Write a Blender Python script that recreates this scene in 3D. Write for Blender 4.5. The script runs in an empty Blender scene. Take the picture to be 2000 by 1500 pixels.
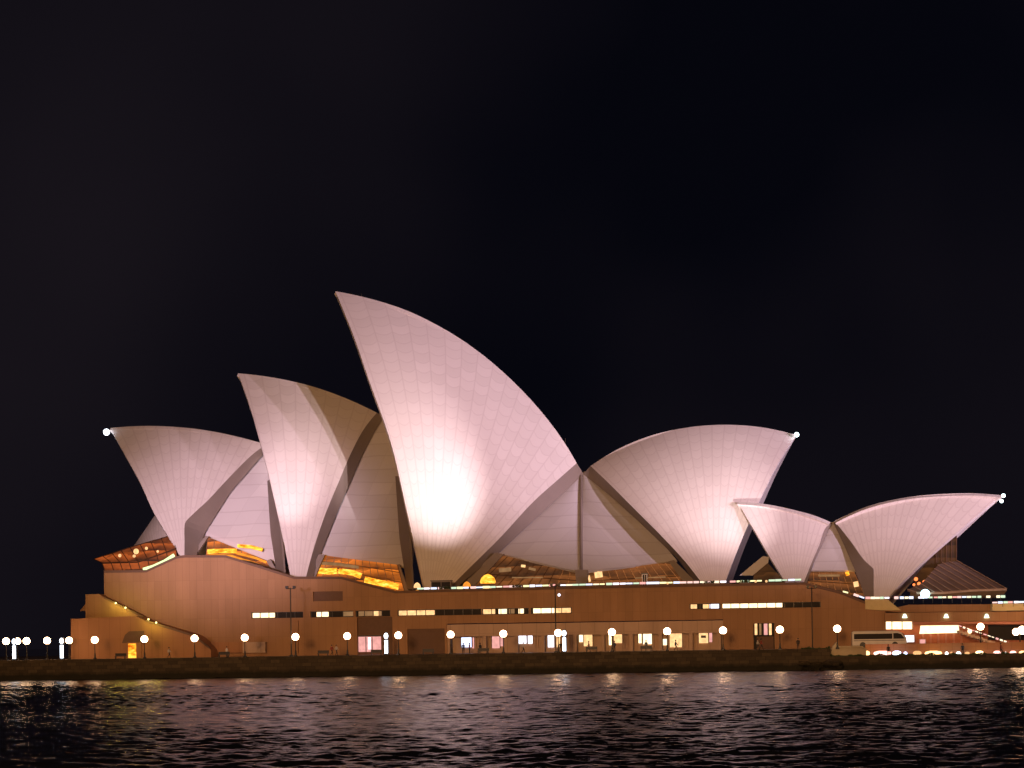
import bpy, bmesh, random
import numpy as np
from math import *
from mathutils import Matrix, Vector
random.seed(7); np.random.seed(7)
SC = bpy.context.scene
COL = SC.collection

# ------------------------------------------------------------------ camera
F, D, HC, CY = 4200.0, 330.0, 5.5, 1247.0
YAW, ROLL = radians(7), radians(.85)
CAM = np.array([0, -D, HC])
FWD = np.array([-sin(YAW), cos(YAW), 0.])
R0 = np.array([cos(YAW), sin(YAW), 0.]); U0 = np.array([0, 0, 1.])
RT = cos(ROLL)*R0 - sin(ROLL)*U0
UP = sin(ROLL)*R0 + cos(ROLL)*U0
cd = bpy.data.cameras.new('camera'); cam = bpy.data.objects.new('camera', cd); COL.objects.link(cam)
cd.sensor_fit = 'HORIZONTAL'; cd.sensor_width = 36; cd.lens = 36*F/2000
cd.shift_y = (CY-750)/2000; cd.clip_start = 1; cd.clip_end = 6000
m = Matrix.Identity(4)
for i in range(3):
    m[i][0], m[i][1], m[i][2], m[i][3] = RT[i], UP[i], -FWD[i], CAM[i]
cam.matrix_world = m
SC.camera = cam

# ------------------------------------------------------------------ view, world
SC.view_settings.view_transform = 'Standard'; SC.view_settings.look = 'None'
SC.view_settings.exposure = 0; SC.view_settings.gamma = 1
SC.cycles.use_denoising = True
SC.cycles.max_bounces = 6; SC.cycles.sample_clamp_indirect = 4
wd = bpy.data.worlds.new('World'); SC.world = wd; wd.use_nodes = True
nt = wd.node_tree; nt.nodes.clear()
wo = nt.nodes.new('ShaderNodeOutputWorld'); bg = nt.nodes.new('ShaderNodeBackground')
sky = nt.nodes.new('ShaderNodeTexSky'); sky.sky_type = 'NISHITA'; sky.sun_disc = False
sky.sun_elevation = radians(-8); sky.sun_rotation = radians(200)
tc = nt.nodes.new('ShaderNodeTexCoord'); nz = nt.nodes.new('ShaderNodeTexNoise')
nz.inputs['Scale'].default_value = 2.6; nz.inputs['Detail'].default_value = 3
rp = nt.nodes.new('ShaderNodeValToRGB')
rp.color_ramp.elements[0].position = .38; rp.color_ramp.elements[0].color = (.0016, .0017, .0038, 1)
rp.color_ramp.elements[1].position = .72; rp.color_ramp.elements[1].color = (.0085, .0066, .0096, 1)
mx = nt.nodes.new('ShaderNodeMix'); mx.data_type = 'RGBA'; mx.blend_type = 'ADD'; mx.inputs[0].default_value = .02
nt.links.new(tc.outputs['Generated'], nz.inputs['Vector']); nt.links.new(nz.outputs['Fac'], rp.inputs[0])
nt.links.new(rp.outputs[0], mx.inputs[6]); nt.links.new(sky.outputs[0], mx.inputs[7])
nt.links.new(mx.outputs[2], bg.inputs[0]); nt.links.new(bg.outputs[0], wo.inputs[0])
bg.inputs[1].default_value = 1.0

# ------------------------------------------------------------------ floodlights (across the harbour and on the masts) and an added fill
def spot(name, loc, aim, watts, col, size, blend=.6, radius=.5, flat=1.0):
    l = bpy.data.lights.new(name, 'SPOT'); l.energy = watts; l.color = col
    l.spot_size = radians(size); l.spot_blend = blend; l.shadow_soft_size = radius
    o = bpy.data.objects.new(name, l); COL.objects.link(o)
    o.location = loc
    o.rotation_euler = (Vector(aim)-Vector(loc)).to_track_quat('-Z', 'Y').to_euler(); o.scale = (1, flat, 1)   # scale squashes the cone, shaped to keep light off the podium
    return o
PINK = (1, .70, .90); ORANGE = (1, .50, .19)
spot('floodlight_or_fill_beam', (235, -210, 22), (14, 45, 48), 3.8e6, PINK, 27, .70, 2.0, .50)
spot('floodlight_or_fill_beam', (262, -130, 20), (10, 45, 48), 1.55e6, PINK, 26, .60, 1.5, .50)
spot('floodlight_or_fill_beam', (-120, -400, 24), (-35, 45, 18), 0.13e6, PINK, 30, 1.0, 3)  # added fill, no lamp known there; brightens the shell rims
spot('floodlight_or_fill_beam', (-50, -300, 15), (-95, 45, 27), 4.6e6, PINK, 9.4, 1.0, 5, .76)
spot('floodlight_or_fill_beam', (90, -310, 15), (34, 35, 17), 0.12e6, PINK, 11, 1.0, 3)
spot('city_glow_beam', (-30, -520, 40), (-40, 40, 10), 4.1e6, ORANGE, 34, .9, 20)

# ------------------------------------------------------------------ helpers
def onplane(p, O, n):
    d = FWD + (p[0]-1000)/F*RT + (CY-p[1])/F*UP
    t = ((O-CAM)@n)/(d@n); return CAM + t*d
def at(px, py, Y):
    """world point at depth Y that the photograph shows at this pixel"""
    return onplane((px, py), np.array([0, Y, 0.]), np.array([0, 1., 0]))
def onsphere(px, py, c, R):
    d = FWD + (px-1000)/F*RT + (CY-py)/F*UP; d = d/np.linalg.norm(d)
    oc = CAM-c; b = oc@d; q = b*b-(oc@oc-R*R)
    t = -b-sqrt(max(q, 0)); return CAM+t*d
def catmull(pts, n):
    """smooth resample of a polyline (any dimension) to n points"""
    P = np.asarray(pts, float)
    s = np.r_[0, np.cumsum(np.linalg.norm(np.diff(P[:, :2], axis=0), axis=1))]
    if len(P) < 3:
        t = np.linspace(0, s[-1], n); return np.c_[tuple(np.interp(t, s, P[:, k]) for k in range(P.shape[1]))]
    m = np.zeros_like(P)
    h = np.diff(s)[:, None]; dl = np.diff(P, axis=0)/h
    m[1:-1] = (dl[:-1]*h[1:]+dl[1:]*h[:-1])/(h[:-1]+h[1:])
    m[0] = 1.5*dl[0]-.5*m[1]; m[-1] = 1.5*dl[-1]-.5*m[-2]
    out = []
    for t in np.linspace(0, s[-1], n):
        i = min(max(int(np.searchsorted(s, t))-1, 0), len(P)-2)
        H = s[i+1]-s[i]; x = (t-s[i])/H
        out.append((2*x**3-3*x**2+1)*P[i]+(x**3-2*x**2+x)*H*m[i]+(-2*x**3+3*x**2)*P[i+1]+(x**3-x**2)*H*m[i+1])
    return np.array(out)
def lin(pts, n):
    P = np.asarray(pts, float)
    s = np.r_[0, np.cumsum(np.linalg.norm(np.diff(P, axis=0), axis=1))]
    t = np.linspace(0, s[-1], n); return np.c_[tuple(np.interp(t, s, P[:, k]) for k in range(P.shape[1]))]

ORG = {}
def tag(o, label=None, cat=None, group=None, kind=None):
    if label: o['label'] = label
    if cat: o['category'] = cat
    if group: o['group'] = group
    if kind: o['kind'] = kind
    return o
def thing(name, loc, label, cat, group=None):
    o = bpy.data.objects.new(name, None); COL.objects.link(o); o.location = loc
    o.empty_display_size = .3; ORG[o.name] = np.array(loc, float)
    return tag(o, label, cat, group)
class MB:
    def __init__(s): s.v = []; s.f = []; s.uv = None
    def quad(s, *p):
        b = len(s.v); s.v += [tuple(q) for q in p]; s.f.append(tuple(range(b, b+len(p)))); return s
    def box(s, x0, x1, y0, y1, z0, z1):
        b = len(s.v)
        s.v += [(x, y, z) for z in (z0, z1) for y in (y0, y1) for x in (x0, x1)]
        s.f += [tuple(b+i for i in q) for q in ((0, 2, 3, 1), (4, 5, 7, 6), (0, 1, 5, 4), (2, 6, 7, 3), (0, 4, 6, 2), (1, 3, 7, 5))]
        return s
    def pbox(s, px0, px1, py0, py1, Y, dep):
        """box whose front stands at depth Y where the photo shows this rectangle"""
        pm, qm = (px0+px1)/2, (py0+py1)/2
        return s.box(at(px0, qm, Y)[0], at(px1, qm, Y)[0], Y, Y+dep, at(pm, py1, Y)[2], at(pm, py0, Y)[2])
    def prism(s, pts, y0, y1):
        """outline [(x,z)...] extruded from y0 to y1"""
        n = len(pts); b = len(s.v)
        s.v += [(x, y0, z) for x, z in pts]+[(x, y1, z) for x, z in pts]
        s.f.append(tuple(b+i for i in range(n))); s.f.append(tuple(b+n+i for i in reversed(range(n))))
        for i in range(n):
            j = (i+1) % n; s.f.append((b+i, b+n+i, b+n+j, b+j))
        return s
    def pprism(s, px, Y, dep):
        return s.prism([(q[0], q[2]) for q in (at(a, c, Y) for a, c in px)], Y, Y+dep)
    def tube(s, pts, r, n=8, r1=None):
        pts = [np.asarray(p, float) for p in pts]; b = len(s.v); k = len(pts)
        for i, p in enumerate(pts):
            d = pts[min(i+1, k-1)]-pts[max(i-1, 0)]; d = d/np.linalg.norm(d)
            a = np.cross(d, (0, 0, 1.) if abs(d[2]) < .9 else (1., 0, 0)); a /= np.linalg.norm(a); c = np.cross(d, a)
            rr = r if r1 is None else r+(r1-r)*i/(k-1)
            for j in range(n):
                t = 2*pi*j/n; s.v.append(tuple(p+rr*(cos(t)*a+sin(t)*c)))
        for i in range(k-1):
            for j in range(n):
                s.f.append((b+i*n+j, b+i*n+(j+1) % n, b+(i+1)*n+(j+1) % n, b+(i+1)*n+j))
        s.f.append(tuple(b+j for j in reversed(range(n)))); s.f.append(tuple(b+(k-1)*n+j for j in range(n)))
        return s
    def lathe(s, c, prof, n=16, sx=1, sy=1):
        b = len(s.v)
        for r, z in prof:
            for j in range(n):
                t = 2*pi*j/n; s.v.append((c[0]+sx*r*cos(t), c[1]+sy*r*sin(t), c[2]+z))
        for i in range(len(prof)-1):
            for j in range(n):
                s.f.append((b+i*n+j, b+i*n+(j+1) % n, b+(i+1)*n+(j+1) % n, b+(i+1)*n+j))
        s.f.append(tuple(b+j for j in reversed(range(n)))); s.f.append(tuple(b+(len(prof)-1)*n+j for j in range(n)))
        return s
    def ball(s, c, r, n=14, k=9, sx=1, sy=1, sz=1):
        return s.lathe(c, [(max(r*sin(pi*i/k), 1e-3), -sz*r*cos(pi*i/k)) for i in range(k+1)], n, sx, sy)
    def build(s, name, mat, parent=None, smooth=False, uv=None):
        o0 = np.zeros(3)
        if parent is not None: o0 = ORG[parent.name]
        me = bpy.data.meshes.new(name)
        me.from_pydata([tuple(np.asarray(v)-o0) for v in s.v], [], s.f)
        if uv is not None:
            l = me.uv_layers.new(name='UVMap')
            for lp in me.loops: l.data[lp.index].uv = uv[lp.vertex_index]
        me.materials.append(mat)
        bm = bmesh.new(); bm.from_mesh(me); bmesh.ops.recalc_face_normals(bm, faces=bm.faces); bm.to_mesh(me); bm.free()
        if smooth: me.polygons.foreach_set('use_smooth', [True]*len(me.polygons))
        o = bpy.data.objects.new(name, me); COL.objects.link(o)
        if parent is not None: o.parent = parent
        ORG[o.name] = o0
        return o
def copy_tree(o, parent=None):
    c = o.copy(); COL.objects.link(c)
    if parent is not None: c.parent = parent
    for ch in list(o.children): copy_tree(ch, c)
    return c

# ------------------------------------------------------------------ materials
class NT:
    def __init__(s, name):
        s.m = bpy.data.materials.new(name); s.m.use_nodes = True; s.t = s.m.node_tree; s.t.nodes.clear()
        s.out = s.n('ShaderNodeOutputMaterial')
    def n(s, k, **kw):
        x = s.t.nodes.new(k)
        for a, b in kw.items(): setattr(x, a, b)
        return x
    def put(s, sock, v):
        if isinstance(v, (int, float)): sock.default_value = v
        elif isinstance(v, tuple): sock.default_value = v if len(v) != 3 or sock.type == 'VECTOR' else v+(1,)
        else: s.t.links.new(v, sock)
    def math(s, op, a, b=0.0, c=None):
        x = s.n('ShaderNodeMath', operation=op); s.put(x.inputs[0], a); s.put(x.inputs[1], b)
        if c is not None: s.put(x.inputs[2], c)
        return x.outputs[0]
    def mix(s, f, a, b, mode='MIX'):
        x = s.n('ShaderNodeMix', data_type='RGBA', blend_type=mode); s.put(x.inputs[0], f); s.put(x.inputs[6], a); s.put(x.inputs[7], b); return x.outputs[2]
    def noise(s, vec, scale, detail=3, rough=.5):
        x = s.n('ShaderNodeTexNoise'); s.put(x.inputs['Vector'], vec); x.inputs['Scale'].default_value = scale
        x.inputs['Detail'].default_value = detail; x.inputs['Roughness'].default_value = rough; return x.outputs['Fac']
    def ramp(s, f, *st):
        x = s.n('ShaderNodeValToRGB'); e = x.color_ramp.elements
        while len(e) < len(st): e.new(.5)
        for k, (p, c) in enumerate(st): e[k].position = p; e[k].color = c+(1,)
        s.put(x.inputs[0], f); return x.outputs[0]
    def coord(s, w='Object'): return s.n('ShaderNodeTexCoord').outputs[w]
    def mapping(s, vec, sc):
        x = s.n('ShaderNodeMapping'); s.put(x.inputs['Vector'], vec); x.inputs['Scale'].default_value = sc; return x.outputs[0]
    def sep(s, v):
        x = s.n('ShaderNodeSeparateXYZ'); s.put(x.inputs[0], v); return x.outputs
    def line(s, x, w):
        """1 inside a joint of width w (fraction of the period) round every whole number of x"""
        fr = s.math('FRACT', x); d = s.math('MINIMUM', fr, s.math('SUBTRACT', 1.0, fr))
        r = s.n('ShaderNodeMapRange', interpolation_type='SMOOTHSTEP'); s.put(r.inputs[0], d)
        s.put(r.inputs[1], 0.0); s.put(r.inputs[2], w); r.inputs[3].default_value = 1; r.inputs[4].default_value = 0
        return r.outputs[0]
    def bsdf(s, col, rough=.6, metal=0.0, spec=.5, bump=None, emi=None, es=0.0, bs=.3):
        b = s.n('ShaderNodeBsdfPrincipled'); s.put(b.inputs['Base Color'], col); s.put(b.inputs['Roughness'], rough)
        b.inputs['Metallic'].default_value = metal; b.inputs['Specular IOR Level'].default_value = spec
        if bump is not None:
            u = s.n('ShaderNodeBump'); u.inputs['Strength'].default_value = bs; s.put(u.inputs['Height'], bump); u.inputs['Distance'].default_value = .1
            s.t.links.new(u.outputs[0], b.inputs['Normal'])
        if emi is not None:
            s.put(b.inputs['Emission Color'], emi); s.put(b.inputs['Emission Strength'], es)
        s.t.links.new(b.outputs[0], s.out.inputs[0]); return s.m
    def emit(s, col, st):
        e = s.n('ShaderNodeEmission'); s.put(e.inputs[0], col); s.put(e.inputs[1], st); s.t.links.new(e.outputs[0], s.out.inputs[0]); return s.m

def mat_plain(name, col, rough=.6, metal=0, var=.15, scale=1.5, spec=.5):
    k = NT(name); v = k.noise(k.coord(), scale, 4)
    c = k.mix(k.math('MULTIPLY', v, 1.0), tuple(x*(1-var) for x in col), tuple(x*(1+var) for x in col))
    return k.bsdf(c, rough, metal, spec)
def mat_emit(name, col, st, var=0.0, scale=2.0):
    k = NT(name)
    if var:
        v = k.noise(k.coord(), scale, 3); s_ = k.math('MULTIPLY_ADD', v, 2*var*st, st*(1-var)); return k.emit(col, s_)
    return k.emit(col, st)

def mat_shell():
    k = NT('ceramic_tile'); u, v, _ = k.sep(k.coord('UV'))
    fu = k.math('FRACT', u); cu = k.math('SUBTRACT', fu, .5)
    arch = k.math('SUBTRACT', .25, k.math('MULTIPLY', cu, cu))           # 0 at the rib edge, .25 mid rib
    row = k.math('ADD', k.math('DIVIDE', v, 2.25), k.math('MULTIPLY', arch, 1.5))
    ribw = k.math('MINIMUM', .3, k.math('DIVIDE', 3.4, k.math('ADD', v, 2.0)))   # joints keep a constant width in metres
    rib = k.line(u, ribw)
    scal = k.line(row, .085)
    # the faces of the lids vary a little from panel to panel
    cell = k.n('ShaderNodeTexWhiteNoise', noise_dimensions='2D'); cb = k.n('ShaderNodeCombineXYZ')
    k.put(cb.inputs[0], k.math('FLOOR', u)); k.put(cb.inputs[1], k.math('FLOOR', row)); k.put(cell.inputs['Vector'], cb.outputs[0])
    base = k.mix(cell.outputs['Value'], (.725, .68, .65), (.775, .73, .70))
    st = k.noise(k.coord(), .12, 4)
    base = k.mix(k.math('MULTIPLY', st, .35), base, (.66, .60, .56))
    jt = k.math('MAXIMUM', k.math('MULTIPLY', rib, .20), k.math('MULTIPLY', scal, .18))
    col = k.mix(jt, base, (.34, .26, .26))
    ro = k.math('MULTIPLY_ADD', cell.outputs['Value'], .12, .36)
    return k.bsdf(col, ro, 0, .45)
def mat_louvre():
    k = NT('louvre_tile'); u, v, _ = k.sep(k.coord('UV'))
    wob = k.noise(k.coord(), .08, 2)
    row = k.math('ADD', k.math('DIVIDE', v, 2.3), k.math('MULTIPLY', wob, .8))
    ln = k.line(row, .07); l2 = k.line(k.math('DIVIDE', u, 3.4), .03)
    cell = k.n('ShaderNodeTexWhiteNoise', noise_dimensions='2D'); cb = k.n('ShaderNodeCombineXYZ')
    k.put(cb.inputs[0], k.math('FLOOR', k.math('DIVIDE', u, 3.4))); k.put(cb.inputs[1], k.math('FLOOR', row)); k.put(cell.inputs['Vector'], cb.outputs[0])
    base = k.mix(cell.outputs['Value'], (.56, .54, .545), (.61, .59, .59))
    col = k.mix(k.math('MAXIMUM', k.math('MULTIPLY', ln, .26), k.math('MULTIPLY', l2, .12)), base, (.28, .23, .23))
    return k.bsdf(col, .5, 0, .35)
def mat_concrete(name, a, b, pitch=1.22, joint=.35, level=3.2):
    k = NT(name); g = k.n('ShaderNodeNewGeometry').outputs['Position']; x, y, z = k.sep(g)
    jx = k.line(k.math('DIVIDE', k.math('ADD', x, y), pitch), .05); jz = k.line(k.math('DIVIDE', z, level), .012)
    j = k.math('MULTIPLY', k.math('MAXIMUM', jx, jz), joint)
    cell = k.n('ShaderNodeTexWhiteNoise', noise_dimensions='2D'); cb = k.n('ShaderNodeCombineXYZ')
    k.put(cb.inputs[0], k.math('FLOOR', k.math('DIVIDE', k.math('ADD', x, y), pitch))); k.put(cb.inputs[1], k.math('FLOOR', k.math('DIVIDE', z, level)))
    k.put(cell.inputs['Vector'], cb.outputs[0])
    base = k.mix(cell.outputs['Value'], a, b)
    n1 = k.noise(k.mapping(g, (.5, .5, .12)), .6, 5, .6)                                  # rain streaks
    base = k.mix(k.math('MULTIPLY', n1, .8), base, tuple(c*.5 for c in a))
    n2 = k.noise(g, 6, 3)
    col = k.mix(j, base, tuple(c*.35 for c in a))
    return k.bsdf(col, .78, 0, .3, bump=n2, bs=.2)

M = {}
M['tile'] = mat_shell(); M['louvre'] = mat_louvre()
M['granite'] = mat_concrete('pink_granite_panel', (.42, .235, .122), (.475, .268, .142))
M['granite_low'] = mat_concrete('pink_granite_step', (.46, .23, .11), (.50, .25, .125), 1.8)
M['fascia'] = mat_concrete('pale_precast', (.60, .42, .31), (.65, .46, .34), 2.4)
M['rib'] = mat_plain('rib_concrete', (.235, .195, .165), .7, var=.12, scale=.4)
def mat_seawall():
    k = NT('sandstone_seawall'); g = k.n('ShaderNodeNewGeometry').outputs['Position']; x, y, z = k.sep(g)
    row = k.math('DIVIDE', z, .55); off = k.math('MULTIPLY', k.math('FLOOR', row), .37)
    u = k.math('ADD', k.math('DIVIDE', x, 1.5), off)
    cell = k.n('ShaderNodeTexWhiteNoise', noise_dimensions='2D'); cb = k.n('ShaderNodeCombineXYZ'); k.put(cb.inputs[0], k.math('FLOOR', u)); k.put(cb.inputs[1], k.math('FLOOR', row)); k.put(cell.inputs['Vector'], cb.outputs[0])
    c = k.mix(cell.outputs['Value'], (.055, .042, .029), (.115, .088, .058))
    n = k.noise(g, 1.3, 5, .65); c = k.mix(k.math('MULTIPLY', n, .7), c, (.03, .027, .018))
    j = k.math('MAXIMUM', k.line(u, .04), k.line(row, .07)); c = k.mix(k.math('MULTIPLY', j, .6), c, (.012, .010, .008))
    r = k.n('ShaderNodeMapRange'); k.put(r.inputs[0], k.math('ADD', z, k.math('MULTIPLY', k.noise(k.mapping(g, (1, 1, .3)), .8, 4), .9))); r.inputs[1].default_value = 1.15; r.inputs[2].default_value = 1.75; r.inputs[3].default_value = .85; r.inputs[4].default_value = 0
    c = k.mix(r.outputs[0], c, (.010, .011, .007))
    return k.bsdf(c, .8, 0, .3, bump=k.noise(g, 5, 3), bs=.4)
M['seawall'] = mat_seawall()
M['paving'] = mat_plain('granite_paving', (.22, .17, .13), .6, var=.25, scale=.8)
M['bronze'] = mat_plain('bronze_metal', (.16, .085, .045), .38, .6)
M['darkmetal'] = mat_plain('dark_metal', (.035, .033, .033), .45, .5)
M['black'] = mat_plain('black_steel', (.012, .012, .013), .5)
M['white'] = mat_plain('white_paint', (.50, .48, .46), .4)
M['cream'] = mat_plain('cream_stone', (.40, .33, .22), .75)
M['slate'] = mat_plain('dark_glass', (.018, .015, .014), .5, 0, spec=.12)
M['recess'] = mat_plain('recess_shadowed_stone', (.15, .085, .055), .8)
M['globe'] = mat_emit('opal_globe', (1, .60, .34), 19)
M['tube'] = mat_emit('cold_light_tube', (.80, .88, 1), 6)
M['tip'] = mat_emit('beacon_light', (.80, .86, 1), 9)
M['tip_small'] = mat_emit('beacon_small', (.75, .95, 1), 7)
M['warm'] = mat_emit('warm_window', (1, .56, .24), 1.35, .65, 1.6)
M['warmdim'] = mat_emit('dim_window', (1, .52, .22), .30, .5, 1.0)
M['hot'] = mat_emit('bright_window', (1, .74, .42), 2.4, .45, 1.3)
M['whitewin'] = mat_emit('white_window', (.95, .9, 1), 2.2, .3, 1.5)
M['pinkwin'] = mat_emit('pink_window', (1, .45, .40), .95, .4, 1.5)
M['bluewin'] = mat_emit('blue_white_window', (.62, .68, 1), 2.2, .3, 1.5)
M['amber'] = mat_emit('amber_strip', (1, .33, .035), 1.1, .7, .7)
def mat_amber():
    k = NT('amber_glow'); g = k.coord(); v = k.noise(k.mapping(g, (1, 1, 2.6)), .9, 4, .6)
    return k.emit(k.ramp(v, (.34, (.42, .085, .004)), (.48, (.95, .33, .02)), (.62, (1, .55, .07)), (.74, (1, .78, .25))), 1.9)
M['amberhot'] = mat_amber()
def mat_foyer(name, st, dark=(.055, .014, .004), lit=(.62, .15, .02), sc=.28):
    k = NT(name); g = k.n('ShaderNodeNewGeometry').outputs['Position']; x, y, z = k.sep(g)
    v = k.noise(k.mapping(g, (.55, .55, 1.2)), sc, 4, .6); w = k.noise(k.mapping(g, (.12, .12, 1)), .5, 2)
    flr = k.math('FRACT', k.math('ADD', k.math('DIVIDE', z, 1.9), k.math('MULTIPLY', w, 1.1)))      # storeys and stair flights seen through the glass
    f = k.math('ADD', k.math('MULTIPLY', v, .75), k.math('MULTIPLY', flr, .30))
    c = k.ramp(f, (.36, dark), (.50, tuple((a+b)/2.6 for a, b in zip(dark, lit))), (.66, lit), (.67, tuple(a*.5 for a in lit)))
    return k.bsdf((.03, .02, .015), .5, 0, .12, emi=c, es=st)
M['foyer'] = mat_foyer('bronze_glass_lit_foyer', 1.15, (.07, .016, .004), (.80, .19, .018))
M['foyerred'] = mat_foyer('bronze_glass_red_foyer', 1.0, (.05, .014, .006), (.50, .10, .018))
M['foyerdim'] = mat_foyer('bronze_glass_dim_foyer', .75, (.045, .016, .007), (.32, .10, .025), .35)
M['bronzeglass'] = mat_foyer('bronze_glass', .35, (.03, .012, .006), (.20, .07, .02), .3)

# water
def mat_water():
    k = NT('harbour_water'); g = k.n('ShaderNodeNewGeometry').outputs['Position']
    h = k.noise(k.mapping(g, (1.0, 1.5, 1)), 3.0, 4, .65)
    b = k.n('ShaderNodeBsdfPrincipled'); b.inputs['Base Color'].default_value = (.004, .005, .007, 1)
    b.inputs['Roughness'].default_value = .16; b.inputs['IOR'].default_value = 1.333
    u = k.n('ShaderNodeBump'); u.inputs['Strength'].default_value = .45; u.inputs['Distance'].default_value = .12
    k.put(u.inputs['Height'], h); k.t.links.new(u.outputs[0], b.inputs['Normal']); k.t.links.new(b.outputs[0], k.out.inputs[0])
    return k.m
M['water'] = mat_water()

# ------------------------------------------------------------------ water and ground
def make_water():
    ny0, nx0 = 900, 760
    yy = -D+np.geomspace(78, D, ny0); rng = np.random.RandomState(3)
    ys = np.r_[-900, -500, -330, -275, yy, 3, 400, 1200, 3000]
    f = np.linspace(-1, 1, nx0); f = np.r_[-40, -8, -3, -1.4, f, 1.4, 3, 8, 40]
    hw = np.clip((ys+D)*.33, 25, 112)[:, None]
    X = -tan(YAW)*np.clip(ys+D, 70, D)[:, None]+f[None]*hw; Y = np.repeat(ys[:, None], len(f), 1); Z = np.zeros_like(X)
    for i in range(110):
        lam = .42*(4.2/.42)**(rng.rand()**.95); th = radians(-82+rng.randn()*36); kk = 2*pi/lam
        A = .0036*lam**1.0*(.5+rng.rand())
        Z += A*np.sin(kk*(X*cos(th)+Y*sin(th))+rng.rand()*2*pi)
    # gusts: calmer and rougher patches
    G = .80+.30*np.sin(X/23+1.2*np.sin(Y/31))*np.sin(Y/17+.8*np.sin(X/41))
    Z = np.where((np.abs(f)[None] <= 1) & (Y > -254) & (Y < 0), Z*G, 0)
    nx, ny = len(f), len(ys)
    me = bpy.data.meshes.new('water'); me.vertices.add(nx*ny)
    me.vertices.foreach_set('co', np.stack([X, Y, Z], -1).astype('f').ravel())
    idx = (np.arange(ny-1)[:, None]*nx+np.arange(nx-1)[None]).ravel()
    q = np.stack([idx, idx+1, idx+nx+1, idx+nx], -1).astype('i')
    me.loops.add(q.size); me.loops.foreach_set('vertex_index', q.ravel())
    me.polygons.add(len(q)); me.polygons.foreach_set('loop_start', np.arange(0, q.size, 4, dtype='i'))
    me.polygons.foreach_set('use_smooth', np.ones(len(q), bool))
    me.update(); me.materials.append(M['water'])
    o = bpy.data.objects.new('water', me); COL.objects.link(o)
    return tag(o, 'dark choppy harbour water streaked with reflected light', None, None, 'structure')
make_water()

PZ = 3.15                                  # promenade level
XL = at(1622, 1290, 0)[0]                  # where the lower concourse begins
tag(MB().box(-230, XL, .6, 130, -2, PZ).box(XL, 130, 11, 130, -2, PZ).build('promenade', M['paving']), 'stone paved promenade along the sea wall', None, None, 'structure')
LZ = 1.95
tag(MB().box(XL, 130, .6, 10.996, -2, LZ).build('pavement', M['paving']), 'lower paved concourse on the right by the water', None, None, 'structure')
sw = thing('sea_wall', (-60, 0, 0), 'long dark sandstone sea wall rising out of the water', 'sea wall')
MB().box(-230, XL, 0, .6, -2, PZ-.18).build('wall', M['seawall'], sw)
MB().box(-230, XL, -.08, .62, PZ-.18, PZ+.06).build('coping', M['seawall'], sw)
s2 = thing('sea_wall', (40, 0, 0), 'lower stretch of dark sea wall on the right below the lit bar', 'sea wall')
MB().box(XL+.003, 130, .002, .6, -2, LZ-.15).build('wall', M['seawall'], s2)
MB().box(XL+.003, 130, -.07, .62, LZ-.15, LZ+.08).build('coping', M['seawall'], s2)
k_ = random.Random(4)
rr = thing('riprap', (at(1590, 1295, -1)[0], -1.2, 0), 'dark jumbled boulders at the foot of the sea wall near the ramp', 'rocks')
rb = MB()
for i in range(26):
    p = at(1565+k_.random()*75, 1300, -1.2); r = .3+.5*k_.random()
    b0 = len(rb.v); rb.ball((p[0], -.4-1.2*k_.random(), .1+1.0*k_.random()), r, 7, 5, 1+k_.random()*.5, 1, .7)
    rb.v[b0:] = [tuple(np.array(v)+np.array([k_.uniform(-.09, .09) for _ in 'xyz'])) for v in rb.v[b0:]]
rb.build('boulders', M['seawall'], rr)['kind'] = 'stuff'

# ------------------------------------------------------------------ the podium
Y0 = 22.0
pod = thing('podium', (-50, Y0, PZ), 'long brown granite podium with slit windows carrying the white shells', 'podium')
prof = [(203, 1119), (286, 1118), (345, 1091), (362, 1089), (440, 1089), (575, 1131), (666, 1131), (772, 1159), (1100, 1151), (1570, 1142), (1640, 1160), (1722, 1192), (1730, 1192.5)]
PR = [at(a, b, Y0) for a, b in prof]
ZS = at(800, 1185, Y0)[2]                  # above this line the wall is plain
ZS1, ZS0 = at(800, 1191, Y0)[2], at(800, 1203, Y0)[2]   # slit windows
ZF1, ZF0 = at(1140, 1214, Y0)[2], at(1140, 1240, Y0)[2]  # fascia over the lower openings
def X_(px, y=1195, Y=Y0): return at(px, y, Y)[0]
wall = MB()
for (a, b) in zip(PR[:-1], PR[1:]):
    wall.quad((a[0], Y0, a[2]), (b[0], Y0, b[2]), (b[0], 110, b[2]), (a[0], 110, a[2]))
wall.quad((PR[-1][0], Y0, PZ), (PR[-1][0], Y0, PR[-1][2]), (PR[-1][0], 110, PR[-1][2]), (PR[-1][0], 110, PZ))
wall.quad((PR[0][0], Y0, PZ), (PR[0][0], Y0, PR[0][2]), (PR[0][0], 110, PR[0][2]), (PR[0][0], 110, PZ))
# rectangular openings cut into the lower wall: (px0, px1, z0, z1)
slits = [(490, 592), (606, 690), (694, 762), (776, 940), (941, 1033), (1036, 1117), (1347, 1408), (1410, 1603)]
holes = [(X_(a), X_(b), ZS0, ZS1) for a, b in slits[:6]]
dz = at(1450, 1178, Y0)[2]-at(1450, 1189, Y0)[2]; zr1 = at(1450, 1177.5, Y0)[2]; zr0 = at(1450, 1188.5, Y0)[2]
holes += [(X_(a), X_(b), zr0, zr1) for a, b in slits[6:]]
holes += [(X_(612), X_(670), at(640, 1174, Y0)[2], at(640, 1155, Y0)[2])]                   # blind dark recess
holes += [(X_(697), X_(766), PZ, at(730, 1205, Y0)[2])]                                      # tall door recess
holes += [(X_(795), X_(868), PZ, at(830, 1228, Y0)[2])]                                      # shallow dark bay
holes += [(X_(872), X_(1412), PZ, ZF1)]                                                      # lower arcade
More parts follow.
